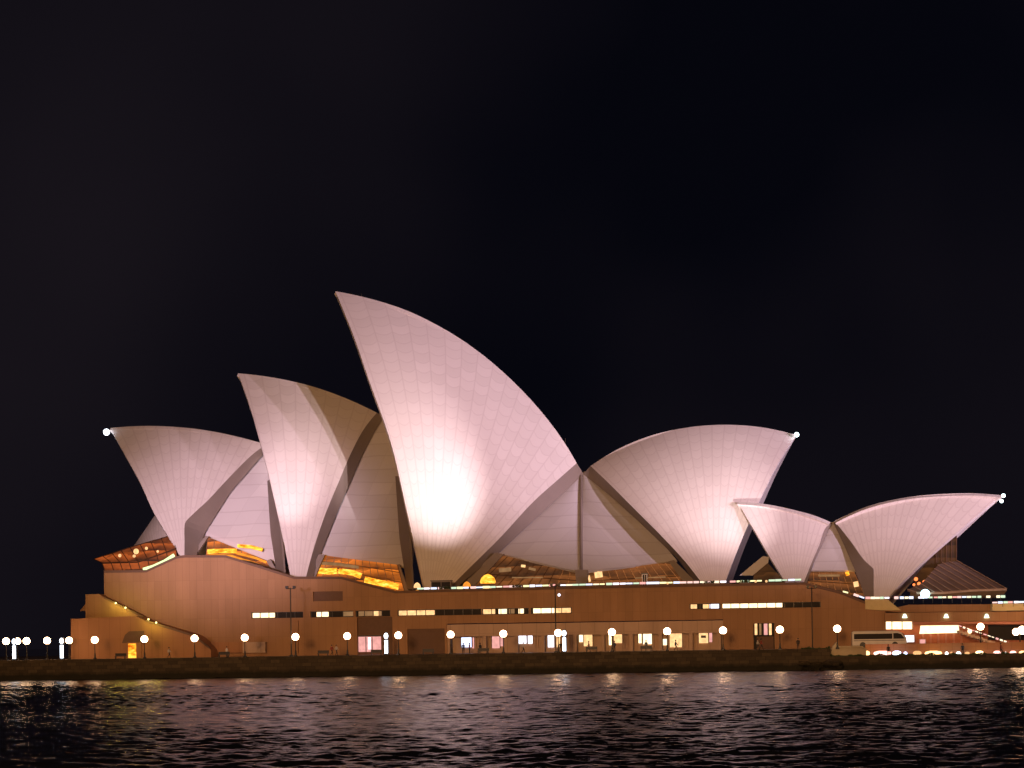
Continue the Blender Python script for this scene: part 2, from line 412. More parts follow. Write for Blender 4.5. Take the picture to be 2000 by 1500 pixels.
holes += [(X_(1471), X_(1512), PZ, at(1490, 1217, Y0)[2])]                                   # glazed doorway
xs = sorted({p[0] for p in PR} | {h[0] for h in holes} | {h[1] for h in holes})
zs = sorted({PZ, ZS, 60.0} | {h[2] for h in holes} | {h[3] for h in holes})
zt = lambda x: float(np.interp(x, [p[0] for p in PR], [p[2] for p in PR]))
for z_ in zs:                                                                               # split columns where the roofline crosses a row
    for a, b in zip(PR[:-1], PR[1:]):
        if (a[2]-z_)*(b[2]-z_) < 0: xs.append(a[0]+(b[0]-a[0])*(z_-a[2])/(b[2]-a[2]))
xs = sorted(xs); xs = [x for i, x in enumerate(xs) if i == 0 or x-xs[i-1] > 1e-4]
for i in range(len(xs)-1):
    for j in range(len(zs)-1):
        xm, zm = (xs[i]+xs[i+1])/2, (zs[j]+zs[j+1])/2
        if any(h[0] < xm < h[1] and h[2] < zm < h[3] for h in holes): continue
        za, zb = min(zs[j+1], zt(xs[i])), min(zs[j+1], zt(xs[i+1]))
        if max(za, zb) <= zs[j]+1e-4: continue
        wall.quad((xs[i], Y0, zs[j]), (xs[i+1], Y0, zs[j]), (xs[i+1], Y0, max(zb, zs[j])), (xs[i], Y0, max(za, zs[j])))
for (x0, x1, z0, z1) in holes:                                                              # reveals
    dpt = .8
    wall.quad((x0, Y0, z0), (x0, Y0, z1), (x0, Y0+dpt, z1), (x0, Y0+dpt, z0)); wall.quad((x1, Y0, z0), (x1, Y0, z1), (x1, Y0+dpt, z1), (x1, Y0+dpt, z0))
    wall.quad((x0, Y0, z1), (x1, Y0, z1), (x1, Y0+dpt, z1), (x0, Y0+dpt, z1))
    if z0 > PZ: wall.quad((x0, Y0, z0), (x1, Y0, z0), (x1, Y0+dpt, z0), (x0, Y0+dpt, z0))
wall.build('wall', M['granite'], pod)
cop = MB()
for (a, b) in zip(PR[:-1], PR[1:]):
    cop.prism([(a[0], a[2]+.003), (b[0], b[2]+.003), (b[0], b[2]+.42), (a[0], a[2]+.42)], Y0-.12, Y0+.5)
cop.build('coping', M['recess'], pod)
def pane(px0, px1, z0, z1, mat, name='window', dpt=.55, par=None):
    return MB().box(X_(px0), X_(px1), Y0+dpt, Y0+dpt+.1, z0, z1).build(name, M[mat], par or pod)
for (a, b) in slits:
    z0, z1 = (ZS0, ZS1) if a < 1200 else (zr0, zr1)
    MB().box(X_(a), X_(b), Y0+.78, Y0+.9, z0-.05, z1+.05).build('window_recess', M['slate'], pod)
e = .12
for a, b, mt in [(492, 535, 'hot'), (617, 640, 'hot'), (669, 689, 'warmdim'), (699, 744, 'warmdim'), (729, 738, 'warm'), (778, 848, 'warm'), (943, 966, 'warm'), (973, 989, 'hot'), (993, 1004, 'warmdim'), (1012, 1022, 'hot'), (1041, 1082, 'hot'), (1085, 1114, 'warm')]:
    pane(a, b, ZS0+e, ZS1-e, mt, dpt=.55 if mt != 'warm' or a != 729 else .5)
for a, b, mt in [(1349, 1361, 'warm'), (1373, 1384, 'warm'), (1386, 1404, 'whitewin'), (1411, 1528, 'hot')]:
    pane(a, b, zr0+e, zr1-e, mt)
for (a, b) in slits:
    z0, z1 = (ZS0, ZS1) if a < 1200 else (zr0, zr1); n_ = max(int((b-a)/17), 1); mu = MB()
    out = [(X_(a), z1-.003), (X_(b), z1-.003)]                                              # one comb-shaped piece: head rail with teeth
    for q in range(n_, -1, -1):
        xq = min(max(X_(a+(b-a)*q/n_), X_(a)+.061), X_(b)-.061)
        out += [(xq+.06, z1-.08), (xq+.06, z0+.003), (xq-.06, z0+.003), (xq-.06, z1-.08)]
    mu.prism(out, Y0+.38, Y0+.5)
    mu.build('window_frame', M['darkmetal'], pod)
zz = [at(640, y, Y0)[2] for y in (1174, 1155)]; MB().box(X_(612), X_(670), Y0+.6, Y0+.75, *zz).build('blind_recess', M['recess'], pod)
# door recess with its lit glass doors
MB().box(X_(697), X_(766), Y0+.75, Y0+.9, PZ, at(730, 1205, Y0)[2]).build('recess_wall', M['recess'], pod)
dr = MB().pbox(700, 744, 1243, 1273, Y0+.5, .1).build('door', M['pinkwin'], pod)
MB().pbox(697, 746, 1241, 1243.5, Y0+.4, .3).pbox(697, 700, 1243.5, 1274, Y0+.4, .3).pbox(714, 715.5, 1244, 1274, Y0+.4, .15).pbox(726, 727.5, 1244, 1274, Y0+.4, .15).build('door_frame', M['darkmetal'], dr)
MB().pbox(719, 724, 1245, 1268, Y0+.45, .04).build('door_light', M['whitewin'], dr)
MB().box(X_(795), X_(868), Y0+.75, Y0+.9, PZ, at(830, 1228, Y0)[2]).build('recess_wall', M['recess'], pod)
# glazed doorway on the right with four lit strips
MB().box(X_(1471), X_(1512), Y0+.75, Y0+.9, PZ, at(1490, 1217, Y0)[2]).build('recess_wall', M['slate'], pod)
for a, b, mt in [(1474, 1479, 'warm'), (1483, 1487, 'warmdim'), (1492, 1499, 'pinkwin'), (1502, 1507, 'warm')]:
    MB().pbox(a, b, 1218, 1240, Y0+.6, .1).build('window', M[mt], pod)
MB().pbox(1478, 1511, 1243, 1268, Y0+.5, .2).build('door', M['recess'], pod)
# lower arcade: fascia slab, back wall, piers and lit doorways
XA, XB = X_(872), X_(1412)
MB().box(XA+.003, XB-.003, Y0+.35, Y0+1.2, ZF0, ZF1-.15).build('fascia', M['fascia'], pod)
MB().box(XA, XB, Y0+3.2, Y0+3.4, PZ, ZF0+.2).build('arcade_wall', M['fascia'], pod)
for px in (872, 941, 1003, 1055, 1118, 1172, 1228, 1285, 1345, 1400):
    MB().box(X_(px), X_(px+7), Y0+.45, Y0+1.1, PZ, ZF0).build('pier', M['fascia'], pod)
YB = Y0+3.05
arc = [(901, 922, 'bluewin', 1245, 1264), (922, 926, 'pinkwin', 1245, 1266), (961, 976, 'pinkwin', 1243, 1266), (977, 983, 'pinkwin', 1243, 1262), (1013, 1028, 'whitewin', 1241, 1257), (1031, 1040, 'whitewin', 1241, 1257),
       (1070, 1082, 'whitewin', 1240, 1264), (1086, 1094, 'warm', 1240, 1264), (1131, 1139, 'hot', 1240, 1254), (1140, 1157, 'warm', 1239, 1262), (1189, 1195, 'hot', 1238, 1260), (1199, 1215, 'warm', 1238, 1256),
       (1247, 1253, 'hot', 1238, 1256), (1256, 1273, 'hot', 1237, 1258), (1295, 1303, 'hot', 1248, 1260), (1308, 1332, 'warm', 1237, 1264), (1365, 1383, 'warm', 1236, 1256), (1385, 1391, 'pinkwin', 1236, 1254)]
for a, b, mt, y0, y1 in arc:
    w_ = MB().pbox(a, b, y0, y1, YB, .1).build('window', M[mt], pod)
    MB().pbox(a-1.2, b+1.2, y0-1.5, y0, YB-.06, .2).pbox(a-1.2, a, y0, y1, YB-.06, .2).pbox(b, b+1.2, y0, y1, YB-.06, .2).build('window_frame', M['darkmetal'], w_)
MB().pbox(1369, 1379, 1241, 1246, YB-.15, .1).build('door_sign', M['black'], pod)
# vertical fins between the doorways
for px in list(range(928, 958, 6))+list(range(1044, 1066, 5))+list(range(1098, 1128, 6))+list(range(1218, 1245, 6))+list(range(1276, 1294, 5))+list(range(1336, 1362, 6)):
    MB().pbox(px, px+2.2, 1241, 1266, YB-.35, .3).build('fin', M['fascia'], pod)
# stepped blocks and stair walls at the north end
st = MB()
st.pprism([(138.5, 1209), (264, 1203), (285, 1213), (378, 1241), (405, 1262), (412, 1270), (412, 1286), (138.5, 1288)], 16.2, 5.6)
st.build('stair_wall', M['granite_low'], pod)
MB().pprism([(167, 1161), (193, 1160), (204, 1167), (277, 1203), (277, 1208), (167, 1210)], 19.4, 30).build('stair_wall', M['granite'], pod)
MB().pprism([(156, 1193), (168, 1178), (180, 1178), (180, 1193)], 40, 30).build('stair_canopy', M['granite'], pod)
MB().pprism([(204, 1166), (280, 1203.5), (278, 1206), (202, 1168.5)], 19.1, .3).pprism([(285, 1211), (378, 1239), (410, 1264), (410, 1268), (376, 1243), (284, 1214)], 15.9, .3).build('stair_rail', M['recess'], pod)
for px, py in ((226, 1178), (245, 1187), (290, 1209.5), (305, 1216)):
    q = at(px, py, 15.6 if px > 280 else 18.8); MB().ball(q, .16, 8, 6).build('stair_lamp', mat_emit('stair_lamp_glow', (.95, .85, .30), 3.5) if px == 226 else bpy.data.materials['stair_lamp_glow'], pod)
    l = bpy.data.lights.new('stair_lamp_light', 'POINT'); l.energy = 130; l.color = (.85, .75, .10); l.shadow_soft_size = .2
    lo_ = bpy.data.objects.new('stair_lamp_light', l); COL.objects.link(lo_); lo_.location = q-np.array([0, .9, 0])
MB().pprism([(238, 1256), (244, 1240), (252, 1233), (281, 1232), (281, 1256)], 16.1, .4).build('blind_recess', M['recess'], pod)
MB().pbox(250, 266, 1257, 1285, 16.05, .3).build('door', M['amberhot'], pod)
MB().pbox(248, 250, 1255, 1285, 15.98, .3).pbox(266, 276, 1255, 1285, 15.98, .3).pbox(250, 266, 1254.5, 1257, 15.98, .3).build('door_frame', M['granite_low'], pod)
MB().pbox(412, 474, 1254, 1275, 20.5, 1.5).build('service_box', M['granite_low'], pod)
MB().pbox(474, 518, 1254, 1275, 20.4, 1.6).build('service_box', M['fascia'], pod)
MB().pprism([(520, 1212), (582, 1212), (582, 1276), (575, 1276), (575, 1214), (520, 1214)], Y0-.5, .497).build('pier', M['granite'], pod)

# ------------------------------------------------------------------ shells
class Hall:
    def __init__(s, mid, Yc, phi):
        s.m = at(*mid, Yc); s.e = np.array([cos(phi), sin(phi), 0]); s.n = np.array([-sin(phi), cos(phi), 0])
    def ridge(s, p): return onplane(p, s.m, s.n)
def make_shell(hall, par, ridge, mouth, rear, pole, w, rib_deg=3.65, name='shell', far=True, thick=.8):
    Q = [hall.ridge(p) for p in ridge]
    sx = np.array([(q-hall.m)@hall.e for q in Q]); z = np.array([q[2] for q in Q])
    sol = np.linalg.lstsq(np.c_[2*sx, 2*z, np.ones(len(sx))], sx*sx+z*z, rcond=None)[0]
    cs, cz = sol[:2]; r = sqrt(sol[2]+cs*cs+cz*cz)
    P = onplane(pole, hall.m-w*hall.n, hall.n); ps = (P-hall.m)@hall.e
    d2 = (ps-cs)**2+(P[2]-cz)**2; dl = (r*r-d2-w*w)/(2*w)
    c = hall.m+cs*hall.e+dl*hall.n; c[2] = cz; R = sqrt(r*r+dl*dl)
    snap = lambda p: c+(p-c)*R/np.linalg.norm(p-c)
    nu, nv = 44, 44
    top = np.array([snap(hall.ridge(p)) for p in catmull(ridge, nu)])
    lf = np.array([onsphere(*p, c, R) for p in catmull(mouth, nv)]); rt = np.array([onsphere(*p, c, R) for p in catmull(rear, nv)])
    k = np.linspace(1, 0, nv)[:, None]**4
    lf = lf+k*(top[0]-lf[0]); rt = rt+k*(top[-1]-rt[0])
    bt = lf[-1]+(rt[-1]-lf[-1])*np.linspace(0, 1, nu)[:, None]
    G = np.zeros((nv, nu, 3))
    for i in range(nv):
        v = i/(nv-1)
        for j in range(nu):
            u = j/(nu-1)
            G[i, j] = snap((1-v)*top[j]+v*bt[j]+(1-u)*lf[i]+u*rt[i]-((1-u)*(1-v)*top[0]+u*(1-v)*top[-1]+(1-u)*v*lf[-1]+u*v*rt[-1]))
    pv = (P-c)/np.linalg.norm(P-c); ref = top[nu//2]-c; ref = ref-(ref@pv)*pv; ref /= np.linalg.norm(ref); bi = np.cross(pv, ref)
    uv = []
    for q in G.reshape(-1, 3):
        h = (q-c)/R; uv.append((atan2(h@bi, h@ref)/radians(rib_deg)+100, R*acos(max(-1, min(1, h@pv)))))
    def build(G, cc):
        b = MB(); n = nu*nv
        inner = cc+(G-cc)*((R-thick)/R)
        b.v = [tuple(p) for p in G.reshape(-1, 3)]+[tuple(p) for p in inner.reshape(-1, 3)]
        for i in range(nv-1):
            for j in range(nu-1):
                q = (i*nu+j, i*nu+j+1, (i+1)*nu+j+1, (i+1)*nu+j); b.f.append(q); b.f.append(tuple(n+x for x in reversed(q)))
        bd = [(0, j) for j in range(nu)]+[(i, nu-1) for i in range(1, nv)]+[(nv-1, j) for j in range(nu-2, -1, -1)]+[(i, 0) for i in range(nv-2, 0, -1)]
        ids = [i*nu+j for i, j in bd]
        for x, y in zip(ids, ids[1:]+ids[:1]): b.f.append((x, y, n+y, n+x))
        o = b.build(name, M['tile'], par, uv=uv+uv)
        for p in o.data.polygons[:]: p.use_smooth = len(o.data.polygons) > 0 and p.index < 2*(nu-1)*(nv-1)
        try: o.data.set_sharp_from_angle(angle=radians(40))
        except Exception: pass
        return o
    near = build(G, c)
    if far:
        mir = lambda p: p-2*((p-hall.m)@hall.n)[..., None]*hall.n
        build(mir(G), c-2*((c-hall.m)@hall.n)*hall.n)
    return near, dict(lf=lf, rt=rt, top=top, c=c, R=R)
def ruled(par, A, B, mat, name, n=24, m_=24, thick=.5, bulge=0.0):
    """surface between two 3-D polylines, with thickness away from the camera"""
    A, B = lin(A, n), lin(B, n); b = MB(); uv = []
    nrm = np.cross(A[n//2]-B[n//2], A[0]-A[-1]+B[0]-B[-1]); nrm /= np.linalg.norm(nrm)
    if nrm[1] > 0: nrm = -nrm
    for side in (0, 1):
        for i in range(n):
            for j in range(m_):
                u = j/(m_-1); p = A[i]*(1-u)+B[i]*u+nrm*bulge*4*u*(1-u)*sin(pi*min(1, .15+i/(n-1)*.85))-nrm*thick*side
                b.v.append(tuple(p)); uv.append((u*np.linalg.norm(A[i]-B[i])+50, p[2]))
    N = n*m_
    for i in range(n-1):
        for j in range(m_-1):
            q = (i*m_+j, i*m_+j+1, (i+1)*m_+j+1, (i+1)*m_+j); b.f.append(q); b.f.append(tuple(N+x for x in reversed(q)))
    bd = [(0, j) for j in range(m_)]+[(i, m_-1) for i in range(1, n)]+[(n-1, j) for j in range(m_-2, -1, -1)]+[(i, 0) for i in range(n-2, 0, -1)]
    ids = [i*m_+j for i, j in bd]
    for x, y in zip(ids, ids[1:]+ids[:1]): b.f.append((x, y, N+y, N+x))
    return b.build(name, M[mat], par, uv=uv)
def P3(*pts): return [at(*p) for p in pts]
def beacon(par, px, py, Y, r, mat):
    p = at(px, py, Y)
    return MB().ball(p, r, 10, 7).build('tip_light', M[mat], par)

YC = 52.0
H = Hall((900, 700), YC, 0)
hall = thing('concert_hall', (-50, 40, at(800, 1159, Y0)[2]), 'largest group of white tiled shell roofs, three facing left and one right', 'concert hall')
sC, iC = make_shell(H, hall, [(655, 570), (740, 588), (800, 607), (850, 632), (900, 662), (950, 700), (1000, 745), (1050, 797), (1100, 860), (1127, 904)],
    [(655, 570), (690, 655), (720, 741), (762, 860), (795, 1000), (822, 1120), (834, 1172)], [(1127, 904), (1092, 935), (1050, 972), (975, 1052), (905, 1121), (858, 1168)], (836, 1187), 22)
sD, iD = make_shell(H, hall, [(1154, 911), (1200, 880), (1270, 850), (1340, 836), (1420, 831), (1490, 835), (1555, 849)][::-1],
    [(1555, 849), (1520, 905), (1480, 985), (1450, 1050), (1418, 1133), (1406, 1165)], [(1154, 911), (1190, 945), (1230, 985), (1290, 1045), (1340, 1099), (1368, 1135), (1390, 1165)], (1398, 1172), 20)
sB, iB = make_shell(H, hall, [(465, 729), (535, 738), (612, 755), (680, 780), (736, 806)],
    [(465, 729), (490, 800), (510, 870), (530, 950), (548, 1030), (568, 1130), (573, 1160)], [(736, 806), (712, 836), (688, 880), (660, 945), (634, 1008), (606, 1095), (590, 1160)], (580, 1190), 22)
sA, iA = make_shell(H, hall, [(215, 836), (270, 832), (330, 833), (400, 840), (450, 850), (520, 868)],
    [(215, 836), (245, 890), (275, 945), (300, 1000), (330, 1050), (347, 1078), (356, 1098)], [(520, 868), (500, 882), (455, 925), (405, 978), (367, 1014), (361.5, 1020), (360.5, 1028), (360.3, 1060), (360, 1098)], (360, 1112), 18)
# rear rib faces (the brown strips) and the side shells behind them
def strip(info, inner, name='rib_face', cut=0):
    rt = info['rt'][:len(info['rt'])-cut] if cut else info['rt']
    return ruled(hall_now, rt, P3(*inner), 'rib', name, 30, 4, .4)
hall_now = hall
strip(iC, [(1140, 926, 51.5), (1060, 1000, 45), (973, 1081, 38), (900, 1140, 33.5), (880, 1168, 32)])
strip(iD, [(1139, 926, 51.5), (1190, 967, 47.5), (1250, 1021, 43.5), (1320, 1088, 38.5), (1358, 1137, 35), (1378, 1165, 34)])
strip(iB, [(750, 813, 52), (729, 848, 50), (705, 894, 47), (659, 1000, 40), (627, 1080, 36), (609, 1133, 33.5), (598, 1160, 33)])
strip(iA, [(522, 885, 52), (512, 890, 50), (450, 962, 46), (402, 1038, 42), (386, 1075, 39), (382, 1098, 38)])
ruled(hall, P3((1136, 920, 52.4), (1054, 996, 46), (968, 1079, 39)), P3((1133, 930, 51.6), (1133, 1117, 37)), 'louvre', 'side_shell', bulge=.5)
ruled(hall, P3((1142, 920, 52.4), (1196, 964, 48.5), (1257, 1018, 44.5), (1322, 1094, 39.6)), P3((1137, 930, 51.6), (1137, 1117, 37)), 'louvre', 'side_shell', bulge=.5)
MB().tube([at(1135, 930, 51.2), at(1135, 1030, 43.3), at(1135, 1120, 36.6)], .28, 8).build('seam_rib', M['rib'], hall)
MB().pprism([(1123, 1113), (1148, 1113), (1146, 1146), (1126, 1146)], 36.3, 2).build('pedestal', M['rib'], hall)
ruled(hall, P3((740, 809, 52.6), (700, 888, 48.4), (652, 997, 41.3), (619, 1082, 37.2)), P3((825, 848, 52.6), (812, 1000, 48), (806, 1110, 42)), 'louvre', 'side_shell', bulge=.4)
ruled(hall, P3((514, 878, 52.4), (444, 957, 47.3), (396, 1035, 43.2), (392, 1045, 43.0)), P3((560, 895, 51), (560, 1000, 47), (556, 1108, 42)), 'louvre', 'side_shell', bulge=.4)
# folded piers where a side shell meets the next shell's mouth
ruled(hall, P3((772, 930, 47.2), (780, 1050, 42), (795, 1150, 37)), P3((790, 930, 44), (800, 1050, 38), (806, 1152, 34)), 'rib', 'mouth_pier', 12, 4, .3)
ruled(hall, P3((522, 940, 47.3), (528, 1040, 43), (541, 1125, 38)), P3((534, 930, 44), (548, 1040, 38.5), (556, 1128, 34)), 'rib', 'mouth_pier', 12, 4, .3)
# legs of the side shells
MB().pprism([(401, 1046), (407, 1048), (378, 1092), (368, 1092)], 39.5, .8).build('side_leg', M['rib'], hall)
MB().pprism([(622, 1083), (634, 1083), (612, 1136), (598, 1136)], 34.6, .8).build('side_leg', M['rib'], hall)
MB().pprism([(764, 1103), (780, 1102), (800, 1158), (790, 1158)], 38, .8).build('side_leg', M['rib'], hall)
MB().pprism([(520, 1095), (528, 1092), (548, 1128), (536, 1124)], 39, .8).build('side_leg', M['rib'], hall)
MB().pprism([(966, 1080), (984, 1082), (925, 1146), (890, 1148)], 36.0, .8).build('side_leg', M['rib'], hall)
MB().pprism([(1305, 1096), (1316, 1094), (1366, 1143), (1340, 1143)], 37.0, .8).build('side_leg', M['rib'], hall)

def glazing(par, top, bot, Y, mat, n, bands=(), hb=()):
    """bronze glass wall: lit foyer behind, mullions and rails in front, glowing bands"""
    t, b = lin([at(*p, Y) for p in top], n+1), lin([at(*p, Y) for p in bot], n+1)
    w = MB(); fr = MB()
    for i in range(n): w.quad(b[i], b[i+1], t[i+1], t[i])
    g = w.build('glass_wall', M[mat], par)
    for i in range(n+1): fr.tube([b[i]-np.array([0, .12, 0]), t[i]-np.array([0, .12, 0])], .06, 5)
    for k in hb: fr.tube(list((b*(1-k)+t*k)-np.array([0, .14, 0])), .07, 5)
    fr.build('mullions', M['bronze'], g)
    for pts, wd_, mt in bands:
        MB().tube([at(*p, Y-.35) for p in pts], wd_, 6).build('lit_balcony', M[mt], g)
    return g
glazing(hall, [(406, 1049), (524, 1096)], [(402, 1090), (440, 1090), (530, 1116)], 40.3, 'foyer', 9,
    [([(406, 1077), (425, 1076), (462, 1076)], .45, 'amberhot'), ([(464, 1066), (490, 1068), (512, 1074)], .35, 'amberhot'), ([(408, 1084), (450, 1086), (490, 1098), (525, 1110)], .26, 'amber'), ([(462, 1080), (500, 1090), (520, 1098)], .24, 'amber')], (.5,))
glazing(hall, [(627, 1084), (776, 1103)], [(612, 1134), (668, 1133), (792, 1163)], 37.4, 'foyer', 11,
    [([(617, 1114), (640, 1116), (658, 1115)], .60, 'amberhot'), ([(662, 1115), (690, 1119), (705, 1125)], .55, 'amberhot'), ([(713, 1132), (740, 1138), (778, 1146)], .60, 'amberhot'), ([(612, 1132), (664, 1128), (700, 1140), (780, 1160)], .22, 'amber'), ([(625, 1100), (660, 1102), (700, 1108)], .3, 'warmdim')], (.42, .75))
glazing(hall, [(978, 1084), (1128, 1118)], [(908, 1150), (1128, 1147)], 38.6, 'foyerdim', 11, [([(975, 1114), (998, 1112)], .4, 'warmdim'), ([(1018, 1105), (1026, 1106)], .25, 'warm'), ([(1033, 1110), (1046, 1113)], .25, 'warmdim'), ([(1000, 1128), (1060, 1128)], .12, 'warmdim')], (.45,))
glazing(hall, [(1146, 1118), (1312, 1097)], [(1146, 1146), (1352, 1143)], 38.8, 'foyerdim', 12, [([(1150, 1124), (1152, 1136)], .2, 'warm'), ([(1168, 1114), (1170, 1128)], .75, 'warm'), ([(1240, 1129), (1300, 1127)], .1, 'warmdim')], (.4,))
# north foyer: canopy of bronze glass below the small shell's mouth
cp = MB(); tp = P3((184, 1092, 48), (262, 1067, 42), (336, 1046, 38)); md = P3((200, 1100, 38), (270, 1098, 36), (344, 1072, 35.5)); lo = P3((206, 1117, 37.6), (284, 1117, 35.6), (346, 1088, 35))
tp, md, lo = lin(tp, 9), lin(md, 9), lin(lo, 9)
for i in range(8): cp.quad(md[i], md[i+1], tp[i+1], tp[i]); cp.quad(lo[i], lo[i+1], md[i+1], md[i])
fg = cp.build('foyer_glass', M['foyerred'], hall)
fr = MB()
for i in range(9): fr.tube([tp[i]-(0, .1, 0), md[i]-(0, .1, -.05), lo[i]-(0, .1, 0)], .08, 5)
for Lp in (tp, md, lo): fr.tube(list(Lp), .13, 5)
fr.build('mullions', M['bronze'], fg)
for px, py, r in [(266, 1077, .5), (234, 1085, .3), (262, 1086, .28), (286, 1071, .28), (308, 1077, .22)]:
    MB().ball(at(px, py, 34.6+ (300-px)*.05), r, 8, 6).build('foyer_lamp', M['warm'], fg)
rl = MB().tube(P3((280, 1112, 27), (300, 1106, 27), (322, 1096, 27), (340, 1084, 27)), .3, 6).build('lit_handrail', mat_emit('green_white_strip', (.75, 1, .45), 1.6, .3, 1), hall)
MB().tube(P3((245, 1113, 27), (280, 1112.5, 27)), .1, 6).build('handrail', M['bronze'], hall)
beacon(hall, 208, 844, 50.5, .58, 'tip'); beacon(hall, 1556, 849, 50.5, .42, 'tip_small')
MB().tube([H.ridge((706, 581)), H.ridge((706, 574))], .06, 5).build('lightning_rod', M['darkmetal'], hall)
MB().tube([H.ridge((1104, 864)), H.ridge((1104, 856))], .06, 5).build('lightning_rod', M['darkmetal'], hall)

# the theatre behind: only a slope of its roof shows at the left
H2 = Hall((300, 1000), 96, 0)
th = thing('theatre', (at(300, 1070, 90)[0], 96, PR[0][2]), 'dim grey slope of a further roof shell behind the leftmost shell', 'theatre')
sT, _ = make_shell(H2, th, [(470, 960), (420, 958), (370, 965), (330, 980), (304, 1006)][::-1], [(304, 1006), (284, 1034), (263, 1064), (250, 1085)], [(470, 960), (440, 1030), (400, 1085)], (330, 1120), 10, 3.65)

# restaurant
H3 = Hall((1540, 990), 36.5, radians(-8))
res = thing('restaurant', (at(1650, 1150, 35)[0], 35, at(1650, 1150, 35)[2]), 'small pair of white shells on the right, one facing each way', 'restaurant')
sE, iE = make_shell(H3, res, [(1440, 980), (1490, 984), (1550, 996), (1600, 1010), (1622, 1020)], [(1440, 980), (1470, 1030), (1500, 1082), (1532, 1134), (1545, 1155)], [(1622, 1020), (1612, 1032), (1600, 1065), (1588, 1092), (1573, 1130), (1563, 1155)], (1553, 1170), 8, 3.65)
sF, iF = make_shell(H3, res, [(1630, 1018), (1690, 990), (1760, 973), (1850, 965), (1910, 964), (1957, 967)][::-1], [(1957, 967), (1921, 996), (1882, 1029), (1835, 1069), (1793, 1107), (1737, 1165), (1723, 1182)], [(1630, 1018), (1640, 1030), (1665, 1062), (1690, 1096), (1702, 1107), (1706, 1111), (1706.3, 1119), (1706.5, 1150), (1707, 1182)], (1722, 1192), 8, 3.65)
hall_now = res
strip(iE, [(1626, 1022, 36.5), (1618, 1035, 36.0), (1606, 1065, 34.0), (1590, 1098, 31.5), (1578, 1132, 29.5), (1570, 1155, 29.0)])
strip(iF, [(1628, 1022, 36.3), (1634, 1034, 35.8), (1650, 1068, 33.5), (1668, 1110, 31.0), (1684, 1150, 28.8), (1692, 1182, 28.3)])
ruled(res, P3((1623, 1020, 37.1), (1602, 1063, 34.8), (1574, 1114, 32.1)), P3((1632, 1020, 37.1), (1655, 1067, 34.5), (1671, 1114, 31.9)), 'louvre', 'side_shell', bulge=.3)
glazing(res, [(1577, 1116), (1668, 1117)], [(1577, 1153), (1690, 1166)], 32.3, 'foyerdim', 8, [([(1654, 1117), (1656, 1124)], .35, 'amberhot'), ([(1671, 1136), (1673, 1146)], .45, 'warm'), ([(1598, 1124), (1640, 1124)], .2, 'warmdim')], (.5,))
# south glass wall and its raked canopy
g = MB().pprism([(1785, 1128), (1850, 1052), (1869, 1046), (1869, 1098), (1850, 1100), (1790, 1160)], 34, .3).build('glass_wall', M['bronzeglass'], res)
fr = MB()
for px in (1828, 1838, 1848, 1858, 1868): fr.tube([at(px, 1046+(1869-px)*.4, 33.8), at(px, 1098+(1869-px)*.4, 33.8)], .07, 5)
fr.build('mullions', M['bronze'], g)
A_ = P3((1772, 1152, 24.5), (1800, 1140, 26), (1835, 1100, 32), (1869, 1096, 33.5)); B_ = P3((1790, 1158, 22.8), (1840, 1158, 22.8), (1900, 1153, 22.8), (1966, 1151, 23))
M['canopy'] = mat_concrete('canopy_bronze_sheet', (.26, .185, .15), (.34, .25, .21), .9, .5, 50)
cn = ruled(res, A_, B_, 'canopy', 'canopy', 12, 12, .25)
fr = MB(); a_, b_ = lin(A_, 11), lin(B_, 11)
for i in range(11): fr.tube([a_[i]-(0, .15, -.12), b_[i]-(0, .15, -.12)], .07, 5)
fr.tube(list(b_), .18, 5); fr.build('canopy_ribs', M['fascia'], cn)
MB().pprism([(1778, 1157), (1968, 1152), (1955, 1168), (1778, 1170)], 23.6, .3).build('canopy_skirt', M['bronzeglass'], res)
for px, py, r in [(1789, 1131, .33), (1795, 1140, .3), (1806, 1137, .38), (1800, 1146, .28), (1785, 1142, .22)]:
    MB().ball(at(px, py, 31), r, 8, 6).build('table_lamp', mat_emit('red_lamp', (1, .22, .06), 2.0), res)
MB().ball(at(1807, 1160, 22.2), .75, 10, 7).build('spot_lamp', mat_emit('cyan_white_lamp', (.55, .95, 1), 5), res)
MB().pprism([(1444, 1124), (1490, 1086), (1502, 1088), (1500, 1099), (1470, 1124)], 36.5, 2).build('canopy', M['louvre'], res)
MB().pprism([(1472, 1124), (1498, 1098), (1532, 1134), (1532, 1142), (1470, 1142)], 37, .3).build('glass_wall', M['bronzeglass'], res)
p = H3.ridge((1958, 967)); MB().ball(p+np.array([.15, 0, -.1]), .32, 8, 6).ball(p+np.array([-.2, -.3, -1.0]), .3, 8, 6).build('tip_light', M['tip_small'], res)

